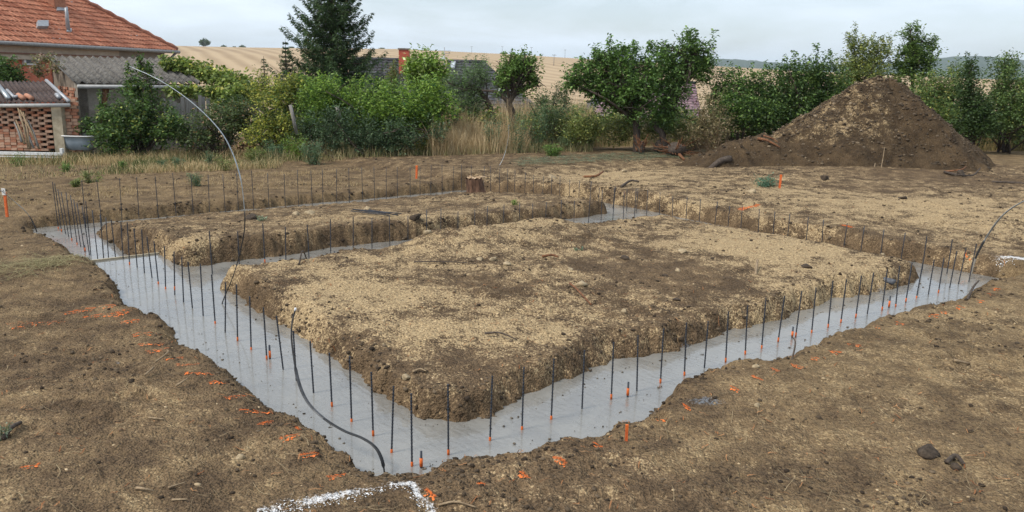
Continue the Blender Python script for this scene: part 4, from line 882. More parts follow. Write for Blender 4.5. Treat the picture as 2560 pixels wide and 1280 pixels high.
def plant(name, label, cat, ells, n, pal, leaf=.07, trunk=None, limbs=True, shoots=(), seed=0, grp=None, c3=None, p3=.05, clus=22, spread=.13, asp=.55, shell=.45, base=None, tr=.05, up=.5, limb_r=.02, barkm=None, drop=.2, partname='foliage', twigs=24):
    """ells: list of (px,py,rx,ry,Y[,depth]); trunk: list of (px,py,Y,radius)"""
    rng = np.random.default_rng(1000 + seed); E = [px_ell(*e) for e in ells]
    if trunk:
        b0 = unY(*trunk[0][:3])
    else:
        lo = min(E, key=lambda e: e[0][2] - e[1][2]); b0 = Vector((sum(e[0][0] for e in E) / len(E), sum(e[0][1] for e in E) / len(E), 0))
    b0.z = float(base_z(np.array([b0.x]), np.array([b0.y]))[0])
    o = empty(name, b0, label, cat, grp)
    P, Dd, CC = crown_pts(E, n, rng, clus, spread, shell)
    for (sx, sy0, sy1, Y, k) in shoots:            # upright leafy shoots breaking the outline
        T = rng.random(k); bx = sx + rng.normal(0, 2.0, k) + (1 - T) * rng.normal(0, 3, k)
        q_ = np.array([tuple(unY(a, sy0 + (sy1 - sy0) * t_, Y)) for a, t_ in zip(bx, T)])
        q_[:, 1] += rng.normal(0, .05, k); P = np.concatenate([P, q_]); Dd = np.concatenate([Dd, rng.normal(size=(k, 3))]); CC = np.concatenate([CC, np.full(k, 1.1)])
    keep = P[:, 2] > base_z(P[:, 0], P[:, 1]) + .02; P, Dd, CC = P[keep], Dd[keep], CC[keep]
    cols = leaf_cols(rng, len(P), pal[0], pal[1], c3, p3) * CC[:, None]
    v, f, c = leaf_np(P - np.array(b0), leaf * rng.uniform(.6, 1.35, len(P)), cols, rng, up, asp, Dd, drop)
    obj(partname, np_mesh(partname, v, f, M.leaf, False, c), o)
    paths = []
    if trunk:
        tp_ = [unY(*t_[:3]) for t_ in trunk]; tp_[0].z = min(tp_[0].z, b0.z) - .05
        sm = smooth_path([p - b0 for p in tp_], 4); n_ = len(sm); rad = np.interp(np.linspace(0, 1, n_), np.linspace(0, 1, len(trunk)), [t_[3] for t_ in trunk])
        paths.append((sm, list(rad))); heads = sm[len(sm) // 2:]
    else: heads = [Vector((rng.normal() * .15, rng.normal() * .15, -.03)) for _ in range(4)]
    if limbs:
        for (c, r) in E:
            for k in range(4 if trunk else 3):
                h = heads[rng.integers(len(heads))]; t_ = Vector(c) - b0 + Vector((rng.normal() * r[0] * .4, rng.normal() * r[1] * .4, rng.normal() * r[2] * .35)); mid = h.lerp(t_, .5) + Vector((rng.normal(), rng.normal(), rng.normal() + .4)) * .10 * (t_ - h).length
                sm = smooth_path([h, mid, t_], 4); paths.append((sm, list(np.linspace(limb_r * 1.5, limb_r * .5, len(sm)))))
                for _ in range(max(2, twigs // 8)):
                    s0 = sm[rng.integers(len(sm) // 2, len(sm))]; e_ = s0 + Vector((rng.normal() * r[0] * .45, rng.normal() * r[1] * .45, abs(rng.normal()) * r[2] * .45)); paths.append(([s0, s0.lerp(e_, .5) + Vector((0, 0, .04)), e_], [limb_r * .45, limb_r * .35, limb_r * .2]))
    if paths: tube('trunk' if trunk else 'stems', paths, barkm or M.bark, o, 5)
    return o

# ---- spruce and its young neighbours
def spruce(name, label, px, y_top, y_bot, half_px, Y, n_wh, seed, per=15, needle=.055, dens=1.0, grp='spruces behind the shrubs'):
    rng = np.random.default_rng(seed); b0 = unY(px, y_bot, Y); top = unY(px, y_top, Y); gzv = float(base_z(np.array([b0.x]), np.array([b0.y]))[0])
    H = top.z - b0.z; W = half_px * Y / F_PX; o = empty(name, (b0.x, b0.y, gzv), label, 'spruce', grp); off = Vector((0, 0, b0.z - gzv))
    paths = [([Vector((0, 0, -.1)), off + Vector((0, 0, H * .5)), off + Vector((0, 0, H))], [W * .07 + .015, W * .045 + .01, .006])]
    P = []; Dd = []; CC = []
    for w_ in range(n_wh):
        f = (w_ + .5 * rng.random()) / n_wh; z0 = H * (.0 + f * .985); reach = W * ((1 - f) ** .85 * 1.08 + .03)
        nb = max(4, int(per * (1 - .45 * f)))
        for k in range(nb):
            a = 6.283 * (k + rng.random() * .7) / nb + w_ * 1.3; R = reach * rng.uniform(.45, 1.28); dx, dy = math.cos(a), math.sin(a)
            def pt(s): return np.array([dx * R * s, dy * R * s, off.z + z0 - R * .30 * math.sin(s * 2.2) * (1 - .4 * f) + R * .30 * s ** 3])
            pl = [Vector(pt(s)) for s in (0, .35, .7, 1)]; paths.append((pl, [.016 * (1 - f) + .006, .011 * (1 - f) + .005, .006, .003]))
            m = int((50 + 95 * R) * dens); s = rng.random(m) ** .7; base = np.array([pt(q_) for q_ in s]); side = rng.choice([-1, 1], m) * rng.random(m) ** 1.2 * (.08 + .26 * R) * (1.08 - s)
            base[:, 0] += -dy * side; base[:, 1] += dx * side; base[:, 2] -= np.abs(side) * .35 + .10 * rng.random(m) * R ** .5
            P.append(base); d_ = np.stack([dx + -dy * np.sign(side) * .9, dy + dx * np.sign(side) * .9, np.full(m, -.25)], 1); Dd.append(d_); CC.append(np.full(m, rng.uniform(.75, 1.2)) * (0.8 + .5 * s))
    P = np.concatenate(P); Dd = np.concatenate(Dd); CC = np.concatenate(CC)
    cols = leaf_cols(rng, len(P), (.014, .028, .011), (.042, .068, .024), (.07, .06, .03), .03) * CC[:, None]
    v, f, c = leaf_np(P, needle * rng.uniform(.7, 1.9, len(P)), cols, rng, .4, .26, Dd, .1)
    obj('needles', np_mesh('needles', v, f, M.leaf, False, c), o); tube('trunk', paths, M.bark, o, 5); return o
spruce('spruce_tree', 'tall dark green spruce rising behind the shrubs', 838, -190, 310, 150, 31, 36, 61, 15, .09, 1.15)
spruce('spruce_tree', 'small young spruce left of the tall one', 718, 98, 240, 34, 30, 14, 62, 9, .05, .7)
spruce('spruce_tree', 'slender spindly spruce sapling in front of the field', 662, 140, 215, 17, 30, 9, 63, 6, .04, .35)

# ---- shrubs and trees, left to right
SH = 'shrubs along the back of the plot'; FT = 'fruit trees behind the plot'
plant('laurel_bush', 'dark green bush at the left edge behind the brick shed', 'bush', [(8, 190, 48, 38, 25), (-25, 170, 40, 45, 25.3), (38, 198, 24, 14, 25)], 3200, G_DARK, .11, seed=1, grp=SH)
plant('shed_creeper', 'dry creeper hanging over the left corner of the grey shed', 'creeper', [(100, 172, 8, 20, 24.4, .3), (112, 147, 14, 6, 25, .3), (138, 170, 12, 20, 24.2, .1)], 1100, ((.05, .07, .02), (.14, .13, .05)), .08, seed=2, c3=(.14, .10, .07), p3=.45, limbs=False)
plant('elder_bush', 'large leafy bush hiding the front of the grey shed', 'bush', [(330, 300, 70, 80, 21.2), (290, 340, 60, 45, 20.8), (390, 300, 60, 60, 21.4), (350, 215, 38, 60, 21.6), (230, 330, 36, 34, 21.2), (430, 330, 46, 42, 21), (270, 290, 30, 40, 21.3)], 15000, G_DARK, .085, seed=3, grp=SH, c3=(.15, .17, .04), p3=.10, shoots=((350, 185, 140, 21.6, 160), (318, 190, 155, 21.6, 80), (372, 190, 150, 21.6, 80), (250, 270, 225, 21.2, 60)))
plant('roof_vine', 'yellow-green vine sprawling over the right half of the shed roof', 'vine', [(435, 163, 36, 9, 26.4, .5), (488, 176, 42, 11, 26.4, .5), (540, 193, 42, 15, 26, .5), (588, 214, 46, 20, 25.4, .5), (610, 242, 42, 24, 24.8, .4), (520, 236, 60, 9, 24.6, .2), (455, 232, 50, 10, 23.9, .2), (575, 262, 40, 25, 24.4, .3)], 11000, ((.045, .075, .016), (.135, .165, .038)), .11, seed=4, c3=(.24, .23, .05), p3=.08, limbs=False, asp=.8)
plant('dark_shrub', 'dark green shrub below the vine-covered shed', 'bush', [(520, 320, 55, 55, 21.5), (570, 310, 50, 60, 22), (480, 350, 40, 30, 21), (610, 300, 40, 50, 22.3)], 8000, ((.026, .042, .014), (.075, .098, .034)), .07, seed=5, grp=SH, c3=BROWN, p3=.06)
plant('yellow_shrub', 'yellow-green shrub left of the big bright bush', 'bush', [(680, 290, 46, 60, 21.5), (650, 340, 40, 38, 21.2), (705, 235, 36, 45, 22), (655, 225, 36, 40, 22.3), (735, 220, 28, 40, 22.2), (720, 330, 36, 50, 21.3)], 9500, G_YEL, .07, seed=6, grp=SH, c3=(.05, .08, .02), p3=.30)
plant('bright_bush', 'big bright green leafy bush in the middle of the shrub row', 'bush', [(800, 260, 58, 60, 21.5), (860, 250, 60, 52, 22), (920, 285, 60, 60, 21.5), (990, 290, 60, 60, 21.3), (1050, 280, 60, 55, 21.6), (1100, 265, 48, 40, 21.9), (1065, 225, 52, 30, 22.2), (960, 240, 46, 36, 22.3), (780, 215, 34, 26, 22.4)], 24000, G_BRIGHT, .085, seed=7, grp=SH, c3=(.018, .05, .010), p3=.18, clus=30, spread=.16, asp=.42, shoots=((905, 225, 190, 22, 70), (800, 215, 178, 22, 80), (1020, 225, 190, 22, 60)))
plant('privet_shrub', 'dull grey-green shrub filling the dark foot of the bright bush', 'bush', [(850, 320, 70, 55, 20.9), (770, 330, 46, 50, 21), (930, 345, 60, 40, 20.8), (1010, 340, 55, 42, 20.8), (1090, 330, 34, 36, 21)], 11000, ((.020, .040, .018), (.062, .090, .042)), .06, seed=8, grp=SH)
plant('thuja', 'narrow conical thuja in front of the dark tiled roof', 'thuja', [(984, 178, 7, 26, 27), (984, 200, 15, 26, 27), (984, 225, 20, 25, 27)], 2600, G_OLIVE, .05, seed=9, c3=BROWN, p3=.12, shoots=((984, 165, 150, 27, 60),))
plant('walnut_tree', 'light green tree growing right of the red chimney', 'tree', [(1060, 165, 40, 36, 29), (1035, 185, 30, 26, 29), (1095, 178, 28, 30, 29), (1070, 205, 42, 25, 29)], 4500, G_BRIGHT, .13, [(1065, 300, 29, .09), (1065, 240, 29, .07), (1062, 190, 29, .04)], seed=10, c3=(.30, .34, .16), p3=.10, clus=16, spread=.2)
plant('willow_leaved_pear', 'grey-green tree leaning left of the gnarled apricot', 'tree', [(1175, 210, 46, 56, 24), (1150, 245, 36, 46, 24), (1205, 190, 32, 40, 24), (1180, 275, 36, 36, 23.8), (1130, 215, 22, 28, 24)], 11000, G_GREY, .06, [(1238, 330, 24, .12), (1228, 280, 24, .10), (1205, 235, 24, .07), (1180, 215, 24, .05)], seed=11, grp=FT, c3=(.07, .13, .03), p3=.25, asp=.35, shoots=((1190, 165, 137, 24, 70), (1165, 165, 140, 24, 60)))
plant('apricot_tree', 'gnarled old apricot with a forked trunk and dead twigs at right', 'tree', [(1290, 175, 42, 30, 23.5), (1265, 200, 28, 26, 23.5), (1325, 185, 26, 22, 23.5), (1300, 150, 32, 18, 23.5), (1270, 165, 22, 22, 23.5), (1342, 205, 14, 16, 23.5), (1245, 205, 18, 20, 23.6), (1318, 160, 26, 14, 23.4), (1250, 240, 16, 14, 23.6), (1308, 232, 18, 14, 23.4)], 4600, G_MID, .085, [(1283, 325, 23.5, .13), (1282, 290, 23.5, .11), (1272, 258, 23.5, .10), (1292, 225, 23.5, .08), (1300, 200, 23.5, .06)], seed=12, grp=FT, shoots=((1353, 185, 137, 23.5, 60), (1310, 150, 128, 23.5, 50), (1260, 150, 130, 23.5, 40), (1338, 190, 150, 23.5, 30)), limb_r=.03)
o = bpy.data.objects['apricot_tree']
def bough(parent, pts, r0, r1):
    P = smooth_path([unY(*p) - parent.location for p in pts], 4); tube('bough', [(P, list(np.linspace(r0, r1, len(P))))], M.bark, parent, 6)
bough(o, [(1274, 260, 23.5), (1262, 245, 23.5), (1240, 230, 23.6), (1205, 226, 23.7)], .07, .035); bough(o, [(1292, 225, 23.5), (1300, 205, 23.5), (1315, 190, 23.5), (1330, 195, 23.5)], .06, .03)
bough(o, [(1330, 195, 23.5), (1340, 208, 23.5), (1350, 222, 23.5)], .025, .008); bough(o, [(1336, 200, 23.5), (1352, 208, 23.4), (1366, 218, 23.4)], .02, .006); bough(o, [(1318, 192, 23.5), (1326, 212, 23.4), (1334, 226, 23.4)], .018, .006)
plant('young_walnut', 'small upright dark tree beside the far tiled roof', 'tree', [(1395, 240, 14, 32, 24), (1360, 255, 26, 22, 23), (1415, 250, 14, 26, 24.2), (1375, 290, 40, 24, 22.5)], 3600, ((.028, .048, .018), (.075, .105, .036)), .06, seed=13, shoots=((1396, 225, 200, 24, 40), (1412, 235, 210, 24, 40)))
plant('apricot_tree', 'largest apricot tree, round dark crown on a short straight trunk', 'tree', [(1580, 200, 62, 60, 22), (1510, 175, 52, 46, 22.2), (1460, 190, 46, 36, 22), (1640, 180, 52, 56, 22.3), (1550, 150, 60, 36, 22.3), (1600, 255, 60, 44, 21.8), (1530, 235, 55, 40, 22), (1430, 205, 26, 18, 22), (1490, 225, 36, 24, 22)], 17500, ((.022, .046, .012), (.074, .125, .028)), .09, [(1592, 385, 22, .11), (1592, 330, 22, .10), (1588, 285, 22, .09), (1590, 240, 22, .07)], seed=14, grp=FT, c3=(.10, .17, .04), p3=.2, clus=18, limb_r=.032, shoots=((1522, 150, 86, 22.2, 130), (1586, 130, 102, 22.2, 80), (1625, 130, 102, 22.2, 110), (1488, 150, 118, 22.2, 80), (1560, 130, 116, 22.2, 60), (1640, 140, 104, 22.2, 60), (1455, 165, 142, 22, 40)))
plant('apricot_tree', 'tall right-leaning apricot tree with loose upper branches', 'tree', [(1700, 170, 46, 46, 22.6), (1725, 120, 36, 34, 22.6), (1760, 145, 30, 26, 22.6), (1680, 215, 44, 46, 22.4), (1752, 178, 34, 30, 22.6), (1672, 262, 30, 38, 22.2), (1660, 130, 18, 22, 22.6), (1660, 290, 36, 36, 22)], 9500, ((.026, .052, .014), (.085, .135, .032)), .09, [(1668, 380, 21.8, .10), (1655, 335, 21.8, .09), (1640, 310, 22, .08), (1680, 240, 22.3, .07), (1715, 170, 22.5, .045), (1735, 120, 22.6, .02)], seed=15, grp=FT, clus=16, limb_r=.028, shoots=((1720, 105, 68, 22.6, 70), (1785, 130, 75, 22.6, 60), (1660, 130, 98, 22.6, 50), (1740, 105, 72, 22.6, 60), (1772, 140, 100, 22.6, 50)))
plant('bare_thicket', 'brown twiggy thicket at the left foot of the mound', 'bush', [(1770, 290, 46, 50, 21.6), (1800, 320, 50, 40, 21), (1740, 330, 36, 36, 21.2)], 3200, ((.06, .055, .025), (.15, .12, .06)), .06, seed=16, grp=SH, limb_r=.012, twigs=60, barkm=M.drywood)
plant('green_shrub', 'green shrub between the apricot trees and the mound', 'bush', [(1830, 210, 42, 40, 22.6), (1800, 240, 40, 40, 22.6), (1870, 230, 36, 50, 22.6), (1840, 280, 60, 46, 22)], 7500, G_MID, .075, seed=17, grp=SH, c3=(.02, .04, .012), p3=.3, shoots=((1848, 190, 165, 22.6, 40), (1880, 200, 155, 22.6, 50), (1915, 190, 150, 22.6, 60)))
plant('plum_thicket', 'dense dark green plum thicket behind the left slope of the mound', 'tree', [(1980, 200, 60, 46, 22.8), (1930, 235, 50, 50, 22.6), (2040, 190, 56, 48, 22.8), (2080, 220, 50, 50, 22.8), (1960, 280, 66, 50, 22.4), (2020, 260, 60, 40, 22.6), (1900, 290, 44, 40, 22)], 15000, ((.018, .038, .011), (.060, .098, .026)), .085, seed=18, grp=SH, c3=(.09, .13, .03), p3=.15, shoots=((2040, 160, 108, 22.8, 90), (2075, 165, 122, 22.8, 70), (1985, 165, 125, 22.8, 50), (1965, 170, 135, 22.8, 40)))
plant('locust_tree', 'tall yellow-green tree behind the peak of the mound', 'tree', [(2150, 150, 52, 48, 25), (2130, 190, 50, 46, 24.6), (2190, 140, 46, 46, 25), (2170, 210, 66, 46, 24.6), (2140, 105, 22, 24, 25)], 10500, G_OLIVE, .075, seed=19, grp=SH, c3=(.19, .19, .045), p3=.18, shoots=((2138, 100, 55, 25, 80), (2205, 110, 88, 25, 60), (2185, 110, 80, 25, 50), (2225, 120, 80, 25, 40)))
plant('locust_tree', 'tallest leafy tree right of the mound peak', 'tree', [(2285, 130, 36, 46, 25), (2310, 160, 34, 40, 25), (2260, 170, 36, 46, 25), (2275, 88, 22, 24, 25), (2325, 115, 14, 26, 25)], 6800, ((.030, .058, .014), (.095, .140, .034)), .08, [(2280, 330, 25, .08), (2282, 200, 25, .05), (2280, 100, 25, .025)], seed=20, grp=SH, shoots=((2268, 90, 55, 25, 60), (2292, 90, 50, 25, 60), (2335, 120, 88, 25, 40)))
plant('hedge_bush', 'mid-green rounded bush right behind the mound', 'bush', [(2330, 230, 66, 50, 24), (2290, 270, 60, 50, 23.5), (2380, 230, 44, 56, 24), (2360, 290, 56, 46, 23), (2395, 185, 30, 32, 24.5)], 12000, ((.036, .066, .018), (.105, .145, .038)), .065, seed=21, grp=SH, c3=(.18, .17, .045), p3=.12)
plant('dark_plum', 'dark pointed bush at the right foot of the mound', 'bush', [(2430, 280, 36, 56, 21.6), (2420, 215, 24, 46, 21.8), (2450, 310, 40, 40, 21.4), (2425, 180, 12, 28, 21.8)], 7500, ((.016, .032, .010), (.050, .078, .024)), .07, seed=22, grp=SH, shoots=((2415, 165, 128, 21.8, 50), (2440, 180, 138, 21.8, 35), (2470, 175, 138, 21.8, 35)))
plant('hedge_bush', 'wide green bush at the right edge of the plot', 'bush', [(2510, 210, 52, 56, 22.4), (2550, 240, 60, 60, 22), (2500, 290, 50, 52, 21.8), (2580, 290, 50, 60, 21.5), (2520, 160, 28, 26, 22.6)], 11500, ((.028, .052, .016), (.088, .128, .036)), .07, seed=23, grp=SH, c3=(.16, .17, .05), p3=.08, shoots=((2515, 160, 128, 22.6, 50), (2540, 170, 132, 22.6, 50), (2490, 180, 140, 22.6, 40)))
# behind: filler growth that closes the view below the far roofs
plant('orchard_growth', 'low mixed growth behind the dry weeds below the far roofs', 'bush', [(1300, 310, 90, 24, 26), (1430, 300, 70, 30, 26), (1530, 300, 60, 26, 27), (1690, 300, 60, 26, 27), (1200, 310, 60, 40, 24), (1340, 320, 60, 36, 23.5), (1440, 315, 50, 34, 23)], 16000, ((.045, .075, .018), (.130, .165, .045)), .09, seed=24, limbs=False, c3=(.24, .22, .06), p3=.15)
plant('orchard_suckers', 'low yellow-green suckers round the apricot trunks', 'bush', [(1545, 328, 46, 28, 22.8), (1632, 325, 46, 30, 23), (1480, 322, 44, 32, 22.4), (1695, 318, 44, 36, 23), (1580, 305, 36, 28, 23), (1440, 325, 40, 30, 22)], 12000, G_OLIVE, .065, seed=27, limbs=False, c3=(.15, .15, .04), p3=.3)
plant('overgrown_hedge', 'overgrown hedge closing the view behind the mound and its bushes', 'hedge', [(1830, 300, 70, 60, 25), (1930, 290, 80, 70, 25.5), (2040, 280, 80, 75, 25.5), (2150, 270, 90, 70, 26), (2260, 290, 80, 75, 25.5), (2370, 310, 80, 80, 25), (2480, 310, 80, 80, 24.5), (2580, 310, 80, 80, 24), (1740, 330, 60, 40, 25)], 46000, ((.030, .052, .016), (.090, .120, .036)), .12, seed=25, limbs=False, c3=(.02, .03, .01), p3=.3)
plant('shrub_backing', 'dense dark growth behind the middle shrubs', 'hedge', [(600, 300, 60, 60, 23.2), (700, 290, 60, 70, 23), (800, 280, 70, 75, 23), (900, 280, 70, 75, 23), (1000, 290, 70, 65, 23), (1090, 300, 50, 50, 23)], 12000, ((.020, .038, .012), (.060, .090, .028)), .10, seed=26, limbs=False)
# ---- grasses and weeds
def blades(name, bx, by, h, wd, cols, rng, lean=.35):
    n = len(bx); bz = ground_z(bx, by, False) - .01; a = rng.uniform(0, 6.28, n); L = lean * rng.random(n); fa = rng.uniform(0, 3.14, n); sx, sy = np.cos(fa) * wd, np.sin(fa) * wd
    rows = []
    for t_, wk in ((0, 1), (.5, .75), (.85, .45), (1.0, .08)):
        cx = bx + np.cos(a) * L * h * t_ ** 2; cy = by + np.sin(a) * L * h * t_ ** 2; cz = bz + h * t_ * (1 - .25 * L * t_)
        rows += [np.stack([cx - sx * wk, cy - sy * wk, cz], 1), np.stack([cx + sx * wk, cy + sy * wk, cz], 1)]
    v = np.stack(rows, 1).reshape(-1, 3); f = np.array([[0, 1, 3, 2], [2, 3, 5, 4], [4, 5, 7, 6]]); f = (f[None] + (np.arange(n) * 8)[:, None, None]).reshape(-1, 4)
    return np_mesh(name, v, f, M.straw, False, np.repeat(cols, 8, 0))
def zone(pts_px, n, rng, zg=-.2):       # random ground points inside a picture quad
    q_ = [unz(a, b, zg) for a, b in pts_px]; s, t_ = rng.random(n), rng.random(n)
    A = np.array([tuple(p.xy) for p in q_]); return ((A[0] * (1 - s)[:, None] + A[1] * s[:, None]) * (1 - t_)[:, None] + (A[3] * (1 - s)[:, None] + A[2] * s[:, None]) * t_[:, None]).T
rng = np.random.default_rng(77)
bx, by = zone([(-60, 372), (760, 372), (700, 432), (-60, 462)], 40000, rng, -.3)
dn = fbm(bx * .5, by * .5, 3, 33); kp = rng.random(len(bx)) < np.clip(.55 + dn * 1.2, .08, 1); bx, by = bx[kp], by[kp]; n = len(bx)
k = rng.random((n, 1)); gcol = np.array([.34, .24, .11]) * (1 - k) + np.array([.62, .49, .27]) * k; gr = rng.random((n, 1)) < np.clip(.26 + .7 * fbm(bx * .8, by * .8, 2, 44)[:, None], .08, .7); gcol = np.where(gr, np.array([.10, .13, .045]) * (.6 + .8 * k), gcol)
tag(obj('dry_grass', blades('dry_grass', bx, by, rng.uniform(.05, .24, n) * (.5 + .9 * np.clip(.5 + fbm(bx * .6, by * .6, 2, 55), 0, 1)), .0035 + .003 * rng.random(n), gcol, rng, .8)), 'dry golden grass meadow in front of the sheds', 'grass', kind='stuff')
bx, by = zone([(640, 360), (1480, 360), (1480, 408), (640, 412)], 15000, rng, -.25); n = len(bx); k = rng.random((n, 1))
gcol = np.array([.11, .14, .045]) * (1 - k) + np.array([.52, .41, .22]) * k
tag(obj('weedy_grass', blades('weedy_grass', bx, by, rng.uniform(.08, .38, n), .004 + .003 * rng.random(n), gcol, rng, .7)), 'short mixed grass along the foot of the middle shrubs', 'grass', kind='stuff')
bx, by = zone([(1075, 330), (1480, 330), (1470, 398), (1085, 402)], 32000, rng, -.35)
kp = rng.random(len(bx)) < np.clip(.6 + 1.3 * fbm(bx * 1.1, by * 1.1, 3, 23), .1, 1); bx, by = bx[kp], by[kp]; n = len(bx); k = rng.random((n, 1)); gcol = np.array([.28, .19, .09]) * (1 - k) + np.array([.62, .48, .28]) * k
tag(obj('tall_dry_weeds', blades('tall_dry_weeds', bx, by, rng.uniform(.45, 1.55, n) * (.7 + .5 * np.clip(.5 + fbm(bx * .9, by * .9, 2, 65), 0, 1)), .004 + .003 * rng.random(n), gcol, rng, .5)), 'tall straw-coloured dry weeds in front of the gnarled apricot', 'weeds', kind='stuff')
bx, by = zone([(1080, 372), (1330, 376), (1310, 402), (1080, 404)], 9000, rng, -.2); n = len(bx); k = rng.random((n, 1)); gcol = np.array([.34, .235, .115]) * (1 - k) + np.array([.66, .52, .31]) * k
tag(obj('straw_stand', blades('straw_stand', bx, by, rng.uniform(.25, 1.05, n) * (.6 + .7 * np.clip(.5 + fbm(bx * 1.2, by * 1.2, 2, 66), 0, 1)), .004 + .003 * rng.random(n), gcol, rng, .55)), 'pale straw stand behind the tree stump and the orange peg', 'grass', kind='stuff')
bx, by = zone([(-60, 440), (1000, 420), (900, 470), (-60, 520)], 14000, rng, -.15); kp = (rng.random(len(bx)) < np.clip(.25 + 1.4 * fbm(bx * .7, by * .7, 3, 88), 0, .9)) & (trench_d(*uv_of(bx, by)) < -.25); bx, by = bx[kp], by[kp]; n = len(bx); k = rng.random((n, 1)); gcol = np.array([.30, .21, .10]) * (1 - k) + np.array([.52, .40, .22]) * k
tag(obj('trodden_grass', blades('trodden_grass', bx, by, rng.uniform(.02, .09, n), .003 + .002 * rng.random(n), gcol, rng, 1.2)), 'thin trodden dry grass between the meadow and the back trench', 'grass', kind='stuff')
bx, by = zone([(1440, 322), (1720, 322), (1700, 392), (1440, 396)], 9000, rng, -.3); n = len(bx); k = rng.random((n, 1)); gcol = np.where(rng.random((n, 1)) < .4, np.array([.12, .14, .04]) * (.7 + .6 * k), np.array([.26, .19, .09]) * (1 - k) + np.array([.50, .40, .22]) * k)
tag(obj('orchard_grass', blades('orchard_grass', bx, by, rng.uniform(.2, .7, n), .004 + .003 * rng.random(n), gcol, rng, .5)), 'dry yellow grass under the large apricot tree', 'grass', kind='stuff')
bx, by = zone([(2380, 330), (2640, 330), (2640, 400), (2440, 398)], 5500, rng, 0); n = len(bx); k = rng.random((n, 1)); gcol = np.array([.14, .13, .05]) * (1 - k) + np.array([.40, .30, .14]) * k
tag(obj('edge_grass', blades('edge_grass', bx, by, rng.uniform(.15, .6, n), .004 + .003 * rng.random(n), gcol, rng, .6)), 'dry grass at the right edge beside the mound', 'grass', kind='stuff')
bx, by = zone([(1690, 350), (1830, 340), (1800, 380), (1700, 395)], 3000, rng, -.1); n = len(bx); k = rng.random((n, 1)); gcol = np.array([.10, .08, .05]) * (1 - k) + np.array([.30, .22, .14]) * k
tag(obj('thicket_grass', blades('thicket_grass', bx, by, rng.uniform(.2, .7, n), .004 + .003 * rng.random(n), gcol, rng, .6)), 'brown dead grass under the bare thicket', 'grass', kind='stuff')
# leafy weeds: stems with small leaves, each clump a thing
def weed(px, py, hpx, wpx, pal, label, seed, n=500, leaf=.035, grp='leafy weed clumps', zg=-.15, stems=10, name='weed_clump', spread=1.0, c3=None):
    rng = np.random.default_rng(seed); p = unz(px, py, zg); p.z = gz(p.x, p.y); s = p.y / F_PX; H = hpx * s; W = wpx * s * .5
    o = empty(name, p, label, 'weed', grp); paths = []; P = []
    for k in range(stems):
        a = rng.uniform(0, 6.28); e_ = Vector((math.cos(a) * W * rng.random() ** .5, math.sin(a) * W * .8 * rng.random(), H * rng.uniform(.55, 1.0))); b_ = Vector((e_.x * .35, e_.y * .35, -.02)); md = b_.lerp(e_, .5) + Vector((0, 0, H * .06)); paths.append(([b_, md, e_], [.005, .004, .0025]))
        m = n // stems; t_ = rng.random(m) ** .8; q_ = np.array([tuple(b_.lerp(e_, x_)) for x_ in t_]); q_ += rng.normal(size=(m, 3)) * np.array([.16, .16, .06]) * W * spread; P.append(q_)
    P = np.concatenate(P); cols = leaf_cols(rng, len(P), *pal, c3, .12)
    v, f, c = leaf_np(P, leaf * rng.uniform(.6, 1.4, len(P)), cols, rng, .6, .4); obj('leaves', np_mesh('leaves', v, f, M.leaf, False, c), o); tube('stems', paths, M.stem, o, 4); return o
M.stem = rough_mat('green_stem', (.07, .085, .03), (.16, .16, .07), 20, .8, 0)
BL = ((.030, .062, .030), (.085, .125, .065))
for i, a in enumerate(((490, 468, 36, 46, BL, 'blue-green weed clump in the dry meadow by the back rebar row'), (445, 412, 34, 36, BL, 'dark green weed tuft in the meadow right of the shed bush'), (160, 418, 28, 34, G_MID, 'green weed tuft in the meadow before the brick shed'), (310, 420, 26, 26, G_MID, 'small green weed tuft in the meadow before the bush'), (405, 412, 24, 26, BL, 'pale weed tuft left of the dark one in the meadow'), (525, 405, 40, 30, BL, 'upright weed behind the silver strip'), (45, 395, 36, 60, G_MID, 'leafy weed before the white beam'), (230, 452, 30, 60, G_OLIVE, 'green patch of weeds at the left of the meadow'), (560, 420, 46, 60, G_OLIVE, 'loose olive weeds right of the silver strip'), (190, 462, 24, 30, G_OLIVE, 'small weed patch near the left rebars'))):
    weed(a[0], a[1], a[2], a[3], a[4], a[5], 800 + i)
for i, a in enumerate(((740, 400, 60, 50, G_BRIGHT, 'bright green weed left at the foot of the middle shrubs'), (785, 412, 60, 60, BL, 'blue-green weed clump at the foot of the middle shrubs'), (850, 395, 50, 60, BL, 'weed clump below the bright bush, third from left'), (905, 398, 70, 60, BL, 'tall weed clump below the bright bush'), (955, 400, 60, 50, BL, 'weed clump with dry stalks below the bright bush'), (1000, 398, 75, 60, BL, 'weed clump left of the orange peg'), (1050, 398, 60, 36, G_YEL, 'yellow-green weed clump right of the orange peg'), (690, 398, 46, 50, BL, 'pale weed clump below the yellow shrub'), (640, 400, 30, 46, G_OLIVE, 'low weed clump left of the yellow shrub'),
    (1230, 400, 90, 40, BL, 'tall weed in the dry weeds behind the stump'), (1290, 402, 100, 60, BL, 'blue-green weed among the dry stalks'), (1340, 398, 110, 60, BL, 'tall grey-green weed in the middle of the dry weeds'), (1385, 395, 120, 60, G_GREY, 'tallest grey-green weed of the dry weed patch'), (1430, 392, 110, 60, G_GREY, 'grey-green weed at the right of the dry weed patch'), (1465, 388, 60, 40, BL, 'dark weed at the right end of the dry weed patch'), (1380, 412, 24, 40, G_MID, 'fresh green tuft at the foot of the dry weeds'), (1420, 398, 50, 60, ((.07, .11, .05), (.15, .20, .10)), 'pale feathery weed at the edge of the dug ground'))):
    weed(a[0], a[1], a[2] * 1.15, a[3] * 1.25, a[4], a[5], 850 + i, 1500, .042, 'weeds along the shrub row', -.2, 12)
